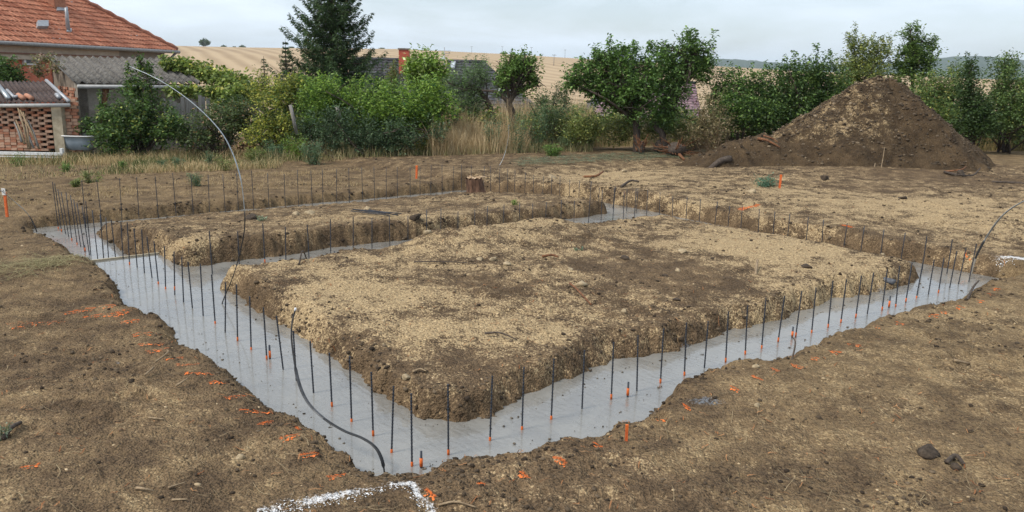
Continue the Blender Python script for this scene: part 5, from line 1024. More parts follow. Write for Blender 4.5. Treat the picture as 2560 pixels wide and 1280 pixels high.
weed(1912, 478, 26, 70, ((.03, .07, .04), (.08, .14, .09)), 'pulled green thistle lying beside the right orange peg', 880, 500, .045, None, .15, 10, 'pulled_weed', 1.6)
weed(1285, 532, 14, 24, G_BRIGHT, 'tiny green sprout on the far pad near the right trench', 881, 120, .03, None, 0.05, 5, 'sprout')
weed(655, 556, 14, 26, ((.07, .10, .06), (.16, .20, .13)), 'small grey-green sprout on the far pad', 882, 140, .025, None, 0.1, 5, 'sprout')
weed(5, 1092, 50, 60, ((.06, .085, .05), (.15, .18, .12)), 'wilted weed sprig at the left frame edge', 883, 130, .022, None, .18, 7, 'weed_sprig')
weed(1445, 628, 8, 26, ((.05, .09, .06), (.10, .15, .10)), 'tiny blue-green sprout on the near pad', 884, 60, .02, None, .2, 4, 'sprout')
# cut green grass lying on the left bank
x, y = zone([(10, 690), (150, 660), (200, 640), (20, 650)], 420, np.random.default_rng(3), .16); rg = np.random.default_rng(31); n = len(x); k = rg.random((n, 1)); cols = np.array([.15, .14, .06]) * (1 - k) + np.array([.40, .34, .18]) * k
x = np.concatenate([x]); x += rg.normal(0, .12, n); y += rg.normal(0, .12, n)
tag(obj('cut_grass', fibres('cut_grass', x, y, ground_z, rg.uniform(.1, .35, n), np.full(n, .0022), cols, rg, .02)), 'cut green grass stems lying on the left bank', 'grass', kind='stuff')
x, y = zone([(1290, 425), (1720, 400), (1700, 385), (1300, 400)], 1400, np.random.default_rng(4), .0); n = len(x); rg = np.random.default_rng(32); k = rg.random((n, 1)); cols = np.array([.07, .11, .06]) * (1 - k) + np.array([.24, .26, .16]) * k
tag(obj('cut_weeds', fibres('cut_weeds', x, y, lambda a, b: ground_z(a, b) + .05 * np.abs(fbm(a * 3, b * 3, 2, 3)), rg.uniform(.15, .5, n), np.full(n, .005), cols, rg, .02)), 'cut grey-green weeds strewn along the edge of the dug ground', 'weeds', kind='stuff')

# ---- uprooted stumps and roots
def root_mass(name, px, py, wpx, hpx, n, label, seed, mat=None, r=.03, zg=-.05):
    rng = np.random.default_rng(seed); p = unz(px, py, zg); p.z = gz(p.x, p.y); s = p.y / F_PX; W = wpx * s / 2; H = hpx * s
    o = empty(name, p, label, 'roots', 'uprooted stumps by the apricot trees'); paths = []
    for k in range(n):
        a = rng.uniform(0, 6.28); e_ = Vector((math.cos(a) * W * rng.uniform(.5, 1.2), math.sin(a) * W * .5, H * rng.uniform(.1, 1.05))); b_ = Vector((rng.normal() * W * .15, rng.normal() * W * .12, H * .3 + rng.normal() * .05)); md = b_.lerp(e_, .5) + Vector(tuple(rng.normal(size=3) * W * .15)); sm = smooth_path([b_, md, e_], 4); paths.append((sm, list(np.linspace(r * rng.uniform(.5, 1), r * .15, len(sm)))))
    tube('roots', paths, mat or M.rootwood, o, 5)
    v = ICO2_V * (1 + .2 * rng.normal(size=(len(ICO2_V), 1)).clip(-1, 1)) * np.array([W * .45, W * .35, H * .35]) + np.array([0, 0, H * .3]); obj('root_ball', np_mesh('root_ball', v, ICO2_F, M.bark, True), o); return o
root_mass('uprooted_stump', 1602, 380, 40, 50, 22, 'splintered orange-brown stump at the foot of the large apricot', 901, r=.035, zg=.1)
root_mass('uprooted_stump', 1690, 385, 110, 52, 34, 'uprooted stump with long reddish roots left of the mound', 902, r=.034, zg=.1)
root_mass('brush_heap', 1650, 378, 90, 50, 60, 'heap of grey twigs beside the uprooted stump', 903, M.drywood, .012, .1)
stick('root', [(1640, 352, .3), (1680, 344, .35), (1720, 346, .35), (1748, 349, .3), (1748, 358, .2)], .035, .02, M.rootwood, 'long reddish root reaching right from the uprooted stump', 'root', 0, 'uprooted stumps by the apricot trees')
stick('root', [(1684, 368, .15), (1700, 380, .08), (1712, 386, .03)], .06, .03, M.rootwood, 'thick orange root end below the uprooted stump', 'root', 0, 'uprooted stumps by the apricot trees')
# leaf heap under the dark shrub, orange clay spoil far behind
def heap(name, px, py, wpx, hpx, label, c1, c2, zg, seed, cat):
    rng = np.random.default_rng(seed); p = unz(px, py, zg); p.z = float(base_z(np.array([p.x]), np.array([p.y]))[0]); s = p.y / F_PX; W = wpx * s / 2; H = hpx * s
    v = ICO2_V.copy(); v[:, 2] = np.maximum(v[:, 2], -.2); v = v * (1 + .10 * rng.normal(size=(len(v), 1)).clip(-1, 1)) * np.array([W, W * .6, H]); o = empty(name, p, label, cat)
    obj('core', np_mesh('core', v, ICO2_F, rough_mat(name, tuple(c * .5 for c in c1), c1, 20, .95, .5), True), o)
    P = ICO2_V[rng.integers(0, len(ICO2_V), 900)]; P = P[P[:, 2] > -.1]; P = P * np.array([W, W * .6, H]) * rng.uniform(.95, 1.12, (len(P), 1)) + rng.normal(size=P.shape) * .05
    vv, f, c = leaf_np(P, .08 * rng.uniform(.6, 1.4, len(P)), leaf_cols(rng, len(P), c1, c2), rng, .5, .6); obj('litter', np_mesh('litter', vv, f, M.straw, False, c), o)['kind'] = 'stuff'
heap('leaf_heap', 615, 374, 55, 26, 'heap of dry brown leaves under the dark shrub', (.12, .075, .04), (.34, .24, .14), -.35, 5, 'heap')
heap('clay_heap', 1512, 335, 66, 20, 'orange-red heap far behind under the large apricot', (.34, .16, .08), (.58, .32, .18), -.8, 6, 'heap')
# ================================================================== buildings
M.tile_red = None
def tile_mat(name, c1, c2, rough=.8):
    m, n, l, b = newmat(name); a = n.new('ShaderNodeAttribute'); a.attribute_name = 'col'
    z = n.new('ShaderNodeTexNoise'); z.inputs['Scale'].default_value = 14; z.inputs['Detail'].default_value = 5; t = n.new('ShaderNodeTexCoord'); l.new(t.outputs['Object'], z.inputs['Vector'])
    mxn = n.new('ShaderNodeMix'); mxn.data_type = 'RGBA'; mxn.blend_type = 'MULTIPLY'; mxn.inputs['Factor'].default_value = .7
    r = n.new('ShaderNodeValToRGB'); r.color_ramp.elements[0].color = (.55, .52, .5, 1); r.color_ramp.elements[1].color = (1.25, 1.2, 1.15, 1); r.color_ramp.elements[0].position = .3; r.color_ramp.elements[1].position = .7
    l.new(z.outputs['Fac'], r.inputs[0]); l.new(a.outputs['Color'], mxn.inputs['A']); l.new(r.outputs[0], mxn.inputs['B']); l.new(mxn.outputs['Result'], b.inputs['Base Color'])
    b.inputs['Roughness'].default_value = rough; b.inputs['Specular IOR Level'].default_value = .3; return m
M.tiles = tile_mat('roof_tiles', None, None)
def tiled_roof(name, A, B, Cc, D, tw, th_, c1, c2, rng, parent, lift=.035, wave=.03):
    """tiles over the slope A(eave left) B(eave right) C(ridge right) D(ridge left); eave-to-ridge rows overlap"""
    A, B, Cc, D = [np.array(tuple(p)) for p in (A, B, Cc, D)]
    up = (D - A + Cc - B) / 2; Lr = np.linalg.norm(up); nrow = max(2, int(Lr / th_)); nrm = np.cross(B - A, up); nrm /= np.linalg.norm(nrm)
    V = []; Fq = []; Cl = []
    for r in range(nrow):
        f0 = r / nrow; f1 = min(1, (r + 1.12) / nrow); P0, P1 = A + (D - A) * f0, B + (Cc - B) * f0; Q0, Q1 = A + (D - A) * f1, B + (Cc - B) * f1
        wl = np.linalg.norm(P1 - P0); n = max(1, int(wl / tw)); ex = (B - A) / np.linalg.norm(B - A)
        s0 = np.dot(P0 - A, ex); k0 = math.ceil(s0 / tw - 1e-6) ; wlu = np.linalg.norm(Q1 - Q0)
        for k in range(n + 1):
            a0, a1 = k / (n + .001), min(1, (k + 1) / (n + .001))
            if a1 - a0 < 1e-3: continue
            cc = (np.array(c1) + (np.array(c2) - np.array(c1)) * rng.random()) * rng.uniform(.85, 1.12); base = len(V); jz = rng.normal() * .004
            for e, (p, q_) in enumerate(((P0, P1), (Q0, Q1))):
                for m_ in range(5):
                    t_ = a0 + (a1 - a0) * m_ / 4; pt = p + (q_ - p) * t_; h = wave * math.sin(math.pi * m_ / 4) + (lift if e == 0 else .004) + jz
                    V.append(pt + nrm * h)
            for m_ in range(4): V.append(P0 + (P1 - P0) * (a0 + (a1 - a0) * (m_ * 4 / 3) / 4) - nrm * .01)
            for m_ in range(4): Fq.append((base + m_, base + m_ + 1, base + 6 + m_, base + 5 + m_))
            Fq.append((base + 10, base + 13, base + 4, base)); Cl += [cc] * 14
    o = obj(name, np_mesh(name, np.array(V), np.array(Fq), M.tiles, False, np.array(Cl)), parent); o['kind'] = 'stuff'; return o
def quad_slab(name, pts, thick, mat, parent):
    bm = bmesh.new(); p = [Vector(q_) for q_ in pts]; nr = (p[1] - p[0]).cross(p[-1] - p[0]).normalized(); poly_prism(bm, p, -nr * thick); bmesh.ops.recalc_face_normals(bm, faces=bm.faces[:]); return obj(name, bm_mesh(name, bm, mat), parent)
def wall(name, a, b, z0, z1, thick, mat, parent, sub=None):
    """upright slab from a to b (plan), thickness away from the camera"""
    a, b = Vector(a).to_2d(), Vector(b).to_2d(); d = (b - a).normalized(); nn = Vector((-d.y, d.x))
    if nn.y < 0: nn = -nn
    bm = bmesh.new(); poly_prism(bm, [(a.x, a.y, z0), (b.x, b.y, z0), (b.x, b.y, z1), (a.x, a.y, z1)], Vector((nn.x, nn.y, 0)) * thick); bmesh.ops.recalc_face_normals(bm, faces=bm.faces[:]); return obj(name, bm_mesh(name, bm, mat), parent)
M.cream = rough_mat('cream_render', (.50, .40, .30), (.62, .52, .41), 3, .9, .1)
M.coral = rough_mat('coral_render', (.50, .15, .085), (.62, .20, .12), 4, .9, .1)
M.beige = rough_mat('beige_render', (.30, .27, .23), (.40, .36, .31), 3, .9, .1)
M.whitef = rough_mat('white_frame', (.62, .62, .60), (.75, .75, .73), 10, .5, 0)
M.gutter = rough_mat('gutter_metal', (.20, .19, .18), (.34, .33, .31), 12, .6, .1, metal=.2)
M.lead = rough_mat('lead_sheet', (.26, .27, .28), (.40, .41, .42), 8, .5, .1, metal=.3)
m, n, l, b = newmat('window_glass'); b.inputs['Base Color'].default_value = (.10, .11, .12, 1); b.inputs['Roughness'].default_value = .08; M.glass = m
M.brick = rough_mat('brick', (.26, .105, .06), (.46, .215, .13), 5, .92, .5)
M.brickpale = rough_mat('pale_brick', (.36, .20, .13), (.55, .36, .25), 5, .92, .5)
M.mortar = rough_mat('old_mortar_wall', (.13, .105, .08), (.25, .205, .16), 6, .95, .6, dist=.04)
M.plaster = rough_mat('grey_plaster', (.20, .175, .14), (.36, .32, .265), 4, .95, .6, dist=.04)
rng = np.random.default_rng(21)

# ---- large house with the red tiled roof, far left
PL, PR = unY(-60, 104, 26.8), unY(444, 131, 39.4); ze = 2.70; PL.z = ze; PR.z = ze
dv = (PR - PL); dv.z = 0; Ld = dv.length; dv.normalize(); nv = Vector((-dv.y, dv.x, 0))
if nv.x > 0: nv = -nv                                     # house body lies away to the left
hb = 6.4; hz = 4.6
RA = PR - dv * hb + nv * hb + Vector((0, 0, hz)); RB = PL - dv * 6 + nv * hb + Vector((0, 0, hz)); PL2 = PL - dv * 6
house = empty('red_roofed_house', Vector(((PR.x + PL.x) / 2, (PR.y + PL.y) / 2, -1.2)), 'large house with a red tiled hip roof at the upper left', 'house'); hl = house.location
def rel(p): return Vector(p) - hl
tiled_roof('roof_tiles', rel(PL2), rel(PR), rel(RA), rel(RB), .24, .34, (.34, .110, .055), (.56, .235, .135), rng, house)
BK = PR + nv * 2 * hb
tiled_roof('hip_tiles', rel(PR), rel(BK), rel(RA), rel(RA) + Vector((0, 0, .001)), .3, .34, (.33, .108, .055), (.52, .215, .125), rng, house)
tube('hip_ridge', [([rel(PR).lerp(rel(RA), t_) + Vector((0, 0, .06 + .03 * (k % 2))) for k, t_ in enumerate(np.linspace(0, 1, 36))], [.10 + .02 * (k % 2) for k in range(36)])], rough_mat('ridge_tile', (.26, .10, .06), (.42, .19, .12), 6, .85, .2), house, 8)
tube('main_ridge', [([rel(RB), rel(RA)], [.11, .11])], bpy.data.materials['ridge_tile'], house, 8)
roof_in = nv * .55; zw = ze - .10
wall('wall', rel(PL2 + roof_in), rel(PR + roof_in - dv * .5), -2, zw + 1.2, .3, M.beige, house)
wall('side_wall', rel(PR + roof_in - dv * .5), rel(BK - roof_in - dv * .5), -2, zw + 1.2, .3, M.beige, house)
# cream upper band carried over a recess, coral wall inside
ka = PL2 + nv * .30; kb = PL + dv * (Ld * .66) + nv * .30
wall('cream_band', rel(ka), rel(kb), zw - hl.z - .48, zw - hl.z + .06, .22, M.cream, house)
wall('cream_ledge', rel(ka - nv * .06), rel(kb - nv * .06), zw - hl.z - .30, zw - hl.z - .25, .05, rough_mat('ledge_tile', (.20, .10, .07), (.32, .17, .12), 5, .8, 0), house)
c0 = unY(20, 150, 28); c1_ = unY(94, 150, 30)
q0 = PL2 + nv * .46 + dv * 5.2; q1 = PL2 + nv * .46 + dv * 10.2
wall('coral_wall', rel(q0), rel(q1), -.3, zw - hl.z - .48, .06, M.coral, house)
wall('cream_pier', rel(q1 - nv * .12), rel(q1 + dv * .7 - nv * .12), -1, zw - hl.z - .48, .1, M.cream, house)
wp = None
def at_plane(px, py, P0, nrmv):                             # pixel -> point on an upright plane
    d = unY(px, py, 1.0) - Vector((0, 0, CAM_H)); o0 = Vector((0, 0, CAM_H)); t_ = (P0 - o0).dot(nrmv) / d.dot(nrmv); return o0 + d * t_
w0 = at_plane(55, 162, q0, nv); w1 = at_plane(89, 143, q0, nv); bz0, bz1 = sorted((w0.z, w1.z))
win = wall('window', rel(w0 - nv * .10), rel(w1 - nv * .10), bz0 - hl.z, bz1 - hl.z, .09, M.whitef, house)
dd = (w1 - w0); dd.z = 0; wall('pane', rel(w0 - nv * .115 + dd * .15), rel(w1 - nv * .115 - dd * .15), bz0 - hl.z + .06, bz1 - hl.z - .06, .02, M.glass, win)
tube('gutter', [([rel(PL2 - nv * .08 - Vector((0, 0, .06))), rel(PR - nv * .08 - Vector((0, 0, .06)))], [.075, .075])], M.gutter, house, 8)
tube('downpipe', [([rel(PR - nv * .05 - dv * .25 - Vector((0, 0, .1))), rel(PR + nv * .4 - dv * .45 - Vector((0, 0, .6))), rel(PR + nv * .45 - dv * .45 - Vector((0, 0, 3)))], [.06] * 3)], M.gutter, house, 6)
nrf = (PR - PL).cross(RA - PR); nrf.normalize(); nrf = nrf if nrf.z > 0 else -nrf
def on_roof(px, py): return at_plane(px, py, PR, nrf)
def roof_box(name, px, py, wpx, hpx, th_, mat, parent, lift=.05):
    A_ = on_roof(px - wpx / 2, py + hpx / 2); B_ = on_roof(px + wpx / 2, py + hpx / 2); C_ = on_roof(px + wpx / 2, py - hpx / 2); D_ = on_roof(px - wpx / 2, py - hpx / 2)
    return quad_slab(name, [rel(p) + nrf * (lift + th_) for p in (A_, B_, C_, D_)], th_, mat, parent)
sk = roof_box('skylight', 103, 67, 27, 15, .12, M.lead, house); roof_box('skylight_pane', 104, 66, 21, 10, .02, rough_mat('skylight_glass', (.42, .45, .48), (.5, .53, .56), 2, .15, 0), sk, .14)
vp = on_roof(171, 79); tube('vent_pipe', [([rel(vp) - Vector((0, 0, .1)), rel(vp) + Vector((0, 0, .55)), rel(vp) + Vector((0, 0, .9))], [.09, .07, .06])], M.lead, house, 8)
roof_box('vent_flashing', 171, 78, 12, 8, .03, M.lead, house, .04)
cpnt = on_roof(152, 26); bm = bmesh.new(); box_bm(bm, rel(cpnt) + nv * .45 + Vector((0, 0, .6)), (.7, .9, 2.2), Matrix.Rotation(math.atan2(dv.y, dv.x), 3, 'Z')); ch = obj('chimney', bm_mesh('chimney', bm, M.brick), house)
roof_box('chimney_flashing', 153, 26, 26, 9, .05, M.lead, house, .05)

# ---- grey shed with the corrugated roof
FL, FR = unY(182, 207, 22.6), unY(500, 210, 25.2); BL = unY(114, 141, 25.6); FR.z = FL.z + .02
shed = empty('grey_shed', (FL.x, FL.y, -.7), 'old plastered shed with a lichen-grey corrugated roof behind the leafy bush', 'shed'); hl = shed.location
M.eternit = rough_mat('weathered_fibre_cement', (.045, .040, .036), (.20, .185, .16), 9, .95, .5, stretch=(1, 1, 1), detail=8, dist=.02)
M.eternit2 = rough_mat('dark_fibre_cement', (.035, .025, .023), (.115, .082, .070), 9, .95, .5, detail=8, dist=.02)
def corrugated(name, A, B, Cc, D, ncol, nrow, wl, amp, mat, parent, rng, over=.06):
    """separate corrugated sheets; waves run from eave to ridge"""
    A, B, Cc, D = [Vector(p) for p in (A, B, Cc, D)]; nr = (B - A).cross(D - A).normalized(); nr = nr if nr.z > 0 else -nr
    for r in range(nrow):
        for c in range(ncol):
            f0, f1 = r / nrow - (0 if r == 0 else over / nrow * 1.5), (r + 1) / nrow; e0, e1 = c / ncol, (c + 1) / ncol + .02 / ncol
            jl = rng.normal() * .006; nw = max(2, round((B - A).length / ncol / wl)); seg = nw * 6; V = []; Fq = []
            for s in range(seg + 1):
                e = e0 + (e1 - e0) * s / seg; h = amp * math.sin(2 * math.pi * s / 6 + 1.0)
                for f, lf in ((f0, .005 if r else 0), ((f0 + f1) / 2, .003), (f1, 0)):
                    p = (A.lerp(B, e)).lerp(D.lerp(Cc, e), f); V.append(p + nr * (h + lf + .004 * (nrow - r) + jl * .5 + (.004 if c % 2 else 0)))
            k = len(V)
            V += [p - nr * .010 for p in V]
            for s in range(seg):
                for q_ in range(2):
                    a = s * 3 + q_; Fq.append((a, a + 3, a + 4, a + 1)); Fq.append((k + a, k + a + 1, k + a + 4, k + a + 3))
                Fq.append((s * 3, k + s * 3, k + s * 3 + 3, s * 3 + 3)); Fq.append((s * 3 + 2, s * 3 + 5, k + s * 3 + 5, k + s * 3 + 2))
            obj(name, np_mesh(name, np.array([tuple(v_) for v_ in V]), np.array(Fq), mat, False), parent)
BR = BL + (FR - FL)
corrugated('roof_sheet', rel(FL), rel(FR), rel(BR), rel(BL), 8, 1, .25, .05, M.eternit, shed, rng)
fd = (FR - FL); fd.z = 0; fd.normalize(); sdv = (BL - FL); sdv.z = 0; sl = sdv.length; sdv.normalize()
wf = FL + sdv * .25 + fd * .15; wr = FR + sdv * .25; wb = BL - sdv * .1 + fd * .15
wall('front_wall', rel(wf), rel(wr), -.4, FL.z - hl.z - .02, .25, M.plaster, shed)
bm = bmesh.new(); poly_prism(bm, [rel(wf) + Vector((0, 0, -1.6 - FL.z + hl.z + .9)), rel(wb) * 1 + Vector((0, 0, -1.0 - BL.z + hl.z)), rel(wb) + Vector((0, 0, -.12)), rel(wf) + Vector((0, 0, -.06))], fd * .25); bmesh.ops.recalc_face_normals(bm, faces=bm.faces[:]); obj('gable_wall', bm_mesh('gable_wall', bm, M.mortar), shed)
# exposed brick on the gable
bme = bmesh.new(); box_bm(bme, (0, 0, 0), (.26, .05, .065)); bmesh.ops.bevel(bme, geom=bme.edges[:], offset=.006, segments=1)
brick_a = bm_mesh('brick', bme, M.brick); bme = bmesh.new(); box_bm(bme, (0, 0, 0), (.26, .05, .065)); bmesh.ops.bevel(bme, geom=bme.edges[:], offset=.006, segments=1); brick_b = bm_mesh('brick', bme, M.brickpale)
ga = math.atan2(sdv.y, sdv.x); outn = -fd; glen = (wb - wf).to_2d().length
for r in range(26):
    for k in range(15):
        s = (k + .5 * (r % 2)) * .285 + .14; zb = -.05 + r * .083; f = s / glen
        if f > .97 or zb > (FL.z - hl.z - .2) + f * (BL.z - FL.z): continue
        if rng.random() < .45: continue
        o = obj('brick', brick_a if rng.random() < .7 else brick_b, shed); o.location = rel(wf) + sdv * s + outn * .012; o.location.z = zb; o.rotation_euler = (0, 0, ga)
tube('gutter', [([rel(FL - sdv * .07 - Vector((0, 0, .1)) + fd * .1), rel(FR - sdv * .07 - Vector((0, 0, .13)))], [.055, .055])], rough_mat('shed_gutter', (.30, .30, .28), (.45, .44, .42), 8, .6, .1), shed, 8)
tube('wall_crack_post', [([rel(wf + fd * .75 - sdv * .03) - Vector((0, 0, .15)), rel(wf + fd * .62 - sdv * .03) - Vector((0, 0, .8)), rel(wf + fd * .5 - sdv * .03) - Vector((0, 0, 1.3))], [.09, .05, .05])], M.rootwood, shed, 6)
# weathered board wall under the vine
M.greyboard = rough_mat('grey_weathered_board', (.13, .12, .105), (.28, .265, .24), 6, .95, .5, stretch=(8, 8, .6))
for k in range(11):
    px = 422 + k * 10; a = unY(px, 338 - 4 * (k % 3), 23.3 + .04 * k); t_ = unY(px, 246 + 5 * (k % 4) - k, 23.3 + .04 * k); bm = bmesh.new(); H_ = t_.z - a.z + .6
    box_bm(bm, (0, 0, H_ / 2), (.108, .022, H_)); bmesh.ops.bevel(bm, geom=bm.edges[:], offset=.003, segments=1); o = obj('board', bm_mesh('board', bm, M.greyboard), shed, rel(Vector((a.x, a.y, a.z - .6)))); o.rotation_euler = (rng.normal() * .01, rng.normal() * .015, .4 + rng.normal() * .05)
# bright sheet-metal roof beyond the vine
A_, B_, D_ = unY(565, 206, 26), unY(642, 214, 26.6), unY(560, 195, 28); o = empty('sheet_metal_roof', (A_.x, A_.y, -.8), 'pale sheet-metal lean-to roof at the right end of the vine', 'roof'); hl = o.location
corrugated('metal_sheet', rel(A_), rel(B_), rel(D_ + B_ - A_), rel(D_), 3, 1, .3, .02, rough_mat('pale_sheet_metal', (.34, .40, .46), (.52, .58, .64), 3, .35, .05, metal=.4), o, rng)
for p in (A_, B_, D_, D_ + B_ - A_): tube('post', [([rel(p) + Vector((0, 0, -.02)), Vector((rel(p).x, rel(p).y, -.6))], [.05, .05])], M.greyboard, o, 6)

# ---- small brick shed with the lattice front
YB = 20.8; EL, ER = unY(-70, 258, YB), unY(172, 256, YB + .1); BLk, BRk = unY(-90, 203, YB + 2.1), unY(116, 204, YB + 2.1)
coop = empty('brick_shed', unY(60, 378, YB), 'low brick shed with a honeycomb brick front and dark corrugated roof', 'shed'); hl = coop.location
corrugated('roof_sheet', rel(EL), rel(ER), rel(BRk), rel(BLk), 3, 2, .13, .022, M.eternit2, coop, rng)
M.rust = rough_mat('clay_tile', (.34, .15, .09), (.48, .25, .16), 8, .85, .2)
def roofpt(px, py):
    A_, B_, D_ = EL, ER, BLk; nr_ = (B_ - A_).cross(D_ - A_).normalized(); return at_plane(px, py, EL, nr_)
for k, (a, b_, r_, mt) in enumerate((((-6, 214), (24, 252), .062, M.zinc), ((20, 231), (38, 249), .04, M.lead), ((38, 249), (52, 245), .04, M.lead), ((48, 243), (62, 252), .06, M.rust), ((68, 244), (82, 252), .06, M.rust), ((143, 242), (150, 250), .05, M.lead))):
    p0, p1 = roofpt(*a) + Vector((0, -.03, .06)), roofpt(*b_) + Vector((0, -.03, .06))
    t_ = tube('roof_pipe', [([Vector((0, 0, 0)), p1 - p0], [r_, r_ * 1.05])], mt, None, 8); t_.location = p0
    tag(t_, ['long silver pipe lying on the dark brick shed roof', 'grey pipe elbow, longer arm, on the brick shed roof', 'grey pipe elbow, short arm, on the brick shed roof', 'left red clay ridge tile at the brick shed eave', 'right red clay ridge tile at the brick shed eave', 'grey pipe piece at the right end of the brick shed eave'][k], 'pipe', 'pipes and tiles lying on the brick shed roof')
tube('gutter', [([rel(EL) + Vector((0, -.05, -.07)), rel(ER) + Vector((.05, -.05, -.07))], [.05, .05])], bpy.data.materials['shed_gutter'], coop, 8)
tube('verge', [([rel(ER) + Vector((0, 0, .03)), rel(BRk) + Vector((0, 0, .03))], [.05, .05])], M.lead, coop, 6)
s = YB / F_PX; xl = unY(-70, 300, YB).x - hl.x; xr = unY(118, 300, YB).x - hl.x; ztop = unY(60, 264, YB).z - hl.z; yb = .25
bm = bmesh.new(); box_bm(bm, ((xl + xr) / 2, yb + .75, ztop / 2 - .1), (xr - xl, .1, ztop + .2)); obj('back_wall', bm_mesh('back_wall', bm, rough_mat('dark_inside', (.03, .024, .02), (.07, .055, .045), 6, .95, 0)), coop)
bme = bmesh.new(); box_bm(bme, (0, 0, 0), (.145, .11, .062)); bmesh.ops.bevel(bme, geom=bme.edges[:], offset=.005, segments=1); la = bm_mesh('brick', bme, M.brickpale); bme = bmesh.new(); box_bm(bme, (0, 0, 0), (.145, .11, .062)); bmesh.ops.bevel(bme, geom=bme.edges[:], offset=.005, segments=1); lb_ = bm_mesh('brick', bme, M.brick)
rows = int(ztop / .068)
for r in range(rows):
    zc = .03 + r * .068; solid = r >= rows - 1
    for k in range(18):
        xx = xl + .08 + k * .16 + (.08 if False else 0)
        sol = solid or (r < 8 and xx < xl + 1.55)
        if not sol and (k + r) % 2: continue
        if xx > xr: continue
        o = obj('brick', la if rng.random() < .6 else lb_, coop, (xx, yb + rng.normal() * .008, zc)); o.scale = (1.02 if sol else 1.30, 1, 1); o.rotation_euler = (0, 0, rng.normal() * .015)
bm = bmesh.new(); box_bm(bm, (unY(136, 300, YB).x - hl.x, yb - .02, ztop / 2 - .1), (.26, .22, ztop + .16)); bmesh.ops.bevel(bm, geom=bm.edges[:], offset=.012, segments=1); obj('plaster_pier', bm_mesh('plaster_pier', bm, rough_mat('pale_plaster', (.30, .25, .17), (.46, .40, .29), 7, .95, .5)), coop)
for r in range(16):
    for k in range(2):
        o = obj('brick', brick_a if rng.random() < .6 else brick_b, coop, (unY(158, 300, YB).x - hl.x + k * .18 - .05 * (r % 2), yb + .05, .04 + r * .085)); o.scale = (.62, 1, 1.1)
bm = bmesh.new(); box_bm(bm, (unY(160, 300, YB).x - hl.x, yb + .14, ztop / 2), (.42, .1, ztop)); obj('side_wall', bm_mesh('side_wall', bm, M.mortar), coop)
# poles leaning on the lattice
for k, (a, b_) in enumerate((((50, 275), (98, 372)), ((48, 290), (84, 370)), ((40, 300), (62, 360)), ((36, 305), (54, 355)), ((58, 280), (76, 372)), ((70, 300), (95, 366)), ((45, 270), (72, 372)))):
    p0, p1 = unY(*a, YB - .02), unY(*b_, YB - .35); t_ = tube('pole', [([Vector((0, 0, 0)), (p0 - p1) * .5 + Vector((.02, .0, 0)), p0 - p1], [.03, .026, .018])], M.greyboard if k % 2 else M.drywood, None, 6); t_.location = p1
    tag(t_, '%s weathered pole leaning against the honeycomb brick front, counted by its foot from the left' % ordinal([7, 5, 2, 1, 4, 6, 3][k]), 'pole', 'poles leaning on the brick shed')
# white beam lying in front, enamel bathtub
p0, p1 = unY(-50, 388, YB - .9), unY(154, 379, YB - .8); bm = bmesh.new(); d_ = p1 - p0; box_bm(bm, d_ / 2, (d_.length, .08, .07), Matrix.Rotation(math.atan2(d_.y, d_.x), 3, 'Z')); bmesh.ops.bevel(bm, geom=bm.edges[:], offset=.01, segments=1)
o = empty('white_beam', p0, 'long white painted frame lying before the brick shed', 'beam'); obj('rail', bm_mesh('rail', bm, M.whitef), o); bm = bmesh.new(); box_bm(bm, d_ + Vector((.0, .02, .0)), (.06, .10, .16)); obj('end_piece', bm_mesh('end_piece', bm, M.whitef), o); bm = bmesh.new(); box_bm(bm, d_ * .6 + Vector((0, -.02, -.09)), (d_.length * .8, .04, .03), Matrix.Rotation(math.atan2(d_.y, d_.x), 3, 'Z')); obj('lower_rail', bm_mesh('lower_rail', bm, M.whitef), o)
tb = unY(206, 374, 21.2); o = empty('bathtub', tb, 'old enamel bathtub standing by the plastered shed wall', 'bathtub'); V = []; Fq = []; sg = 20
prof = ((.55, .0), (.72, .06), (.80, .22), (.86, .36), (.90, .37), (.82, .35), (.74, .2), (.5, .06))
for (r_, zz) in prof:
    for k in range(sg):
        a = 6.283 * k / sg; V.append((math.copysign(abs(math.cos(a)) ** .7, math.cos(a)) * r_ * .55, math.copysign(abs(math.sin(a)) ** .7, math.sin(a)) * r_ * .36, zz))
for i in range(len(prof) - 1):
    for k in range(sg): Fq.append((i * sg + k, i * sg + (k + 1) % sg, (i + 1) * sg + (k + 1) % sg, (i + 1) * sg + k))
for k in range(0, sg - 2, 2): Fq.append((7 * sg, 7 * sg + k + 1, 7 * sg + k + 2, 7 * sg + min(k + 3, sg - 1))) if k + 3 < sg else None
obj('tub', np_mesh('tub', np.array(V), np.array(Fq), rough_mat('enamel', (.20, .25, .29), (.32, .37, .41), 4, .4, 0), True), o)
tube('rim', [([Vector(V[4 * sg + k]) for k in list(range(sg)) + [0]], [.018] * (sg + 1))], M.whitef, o, 6)

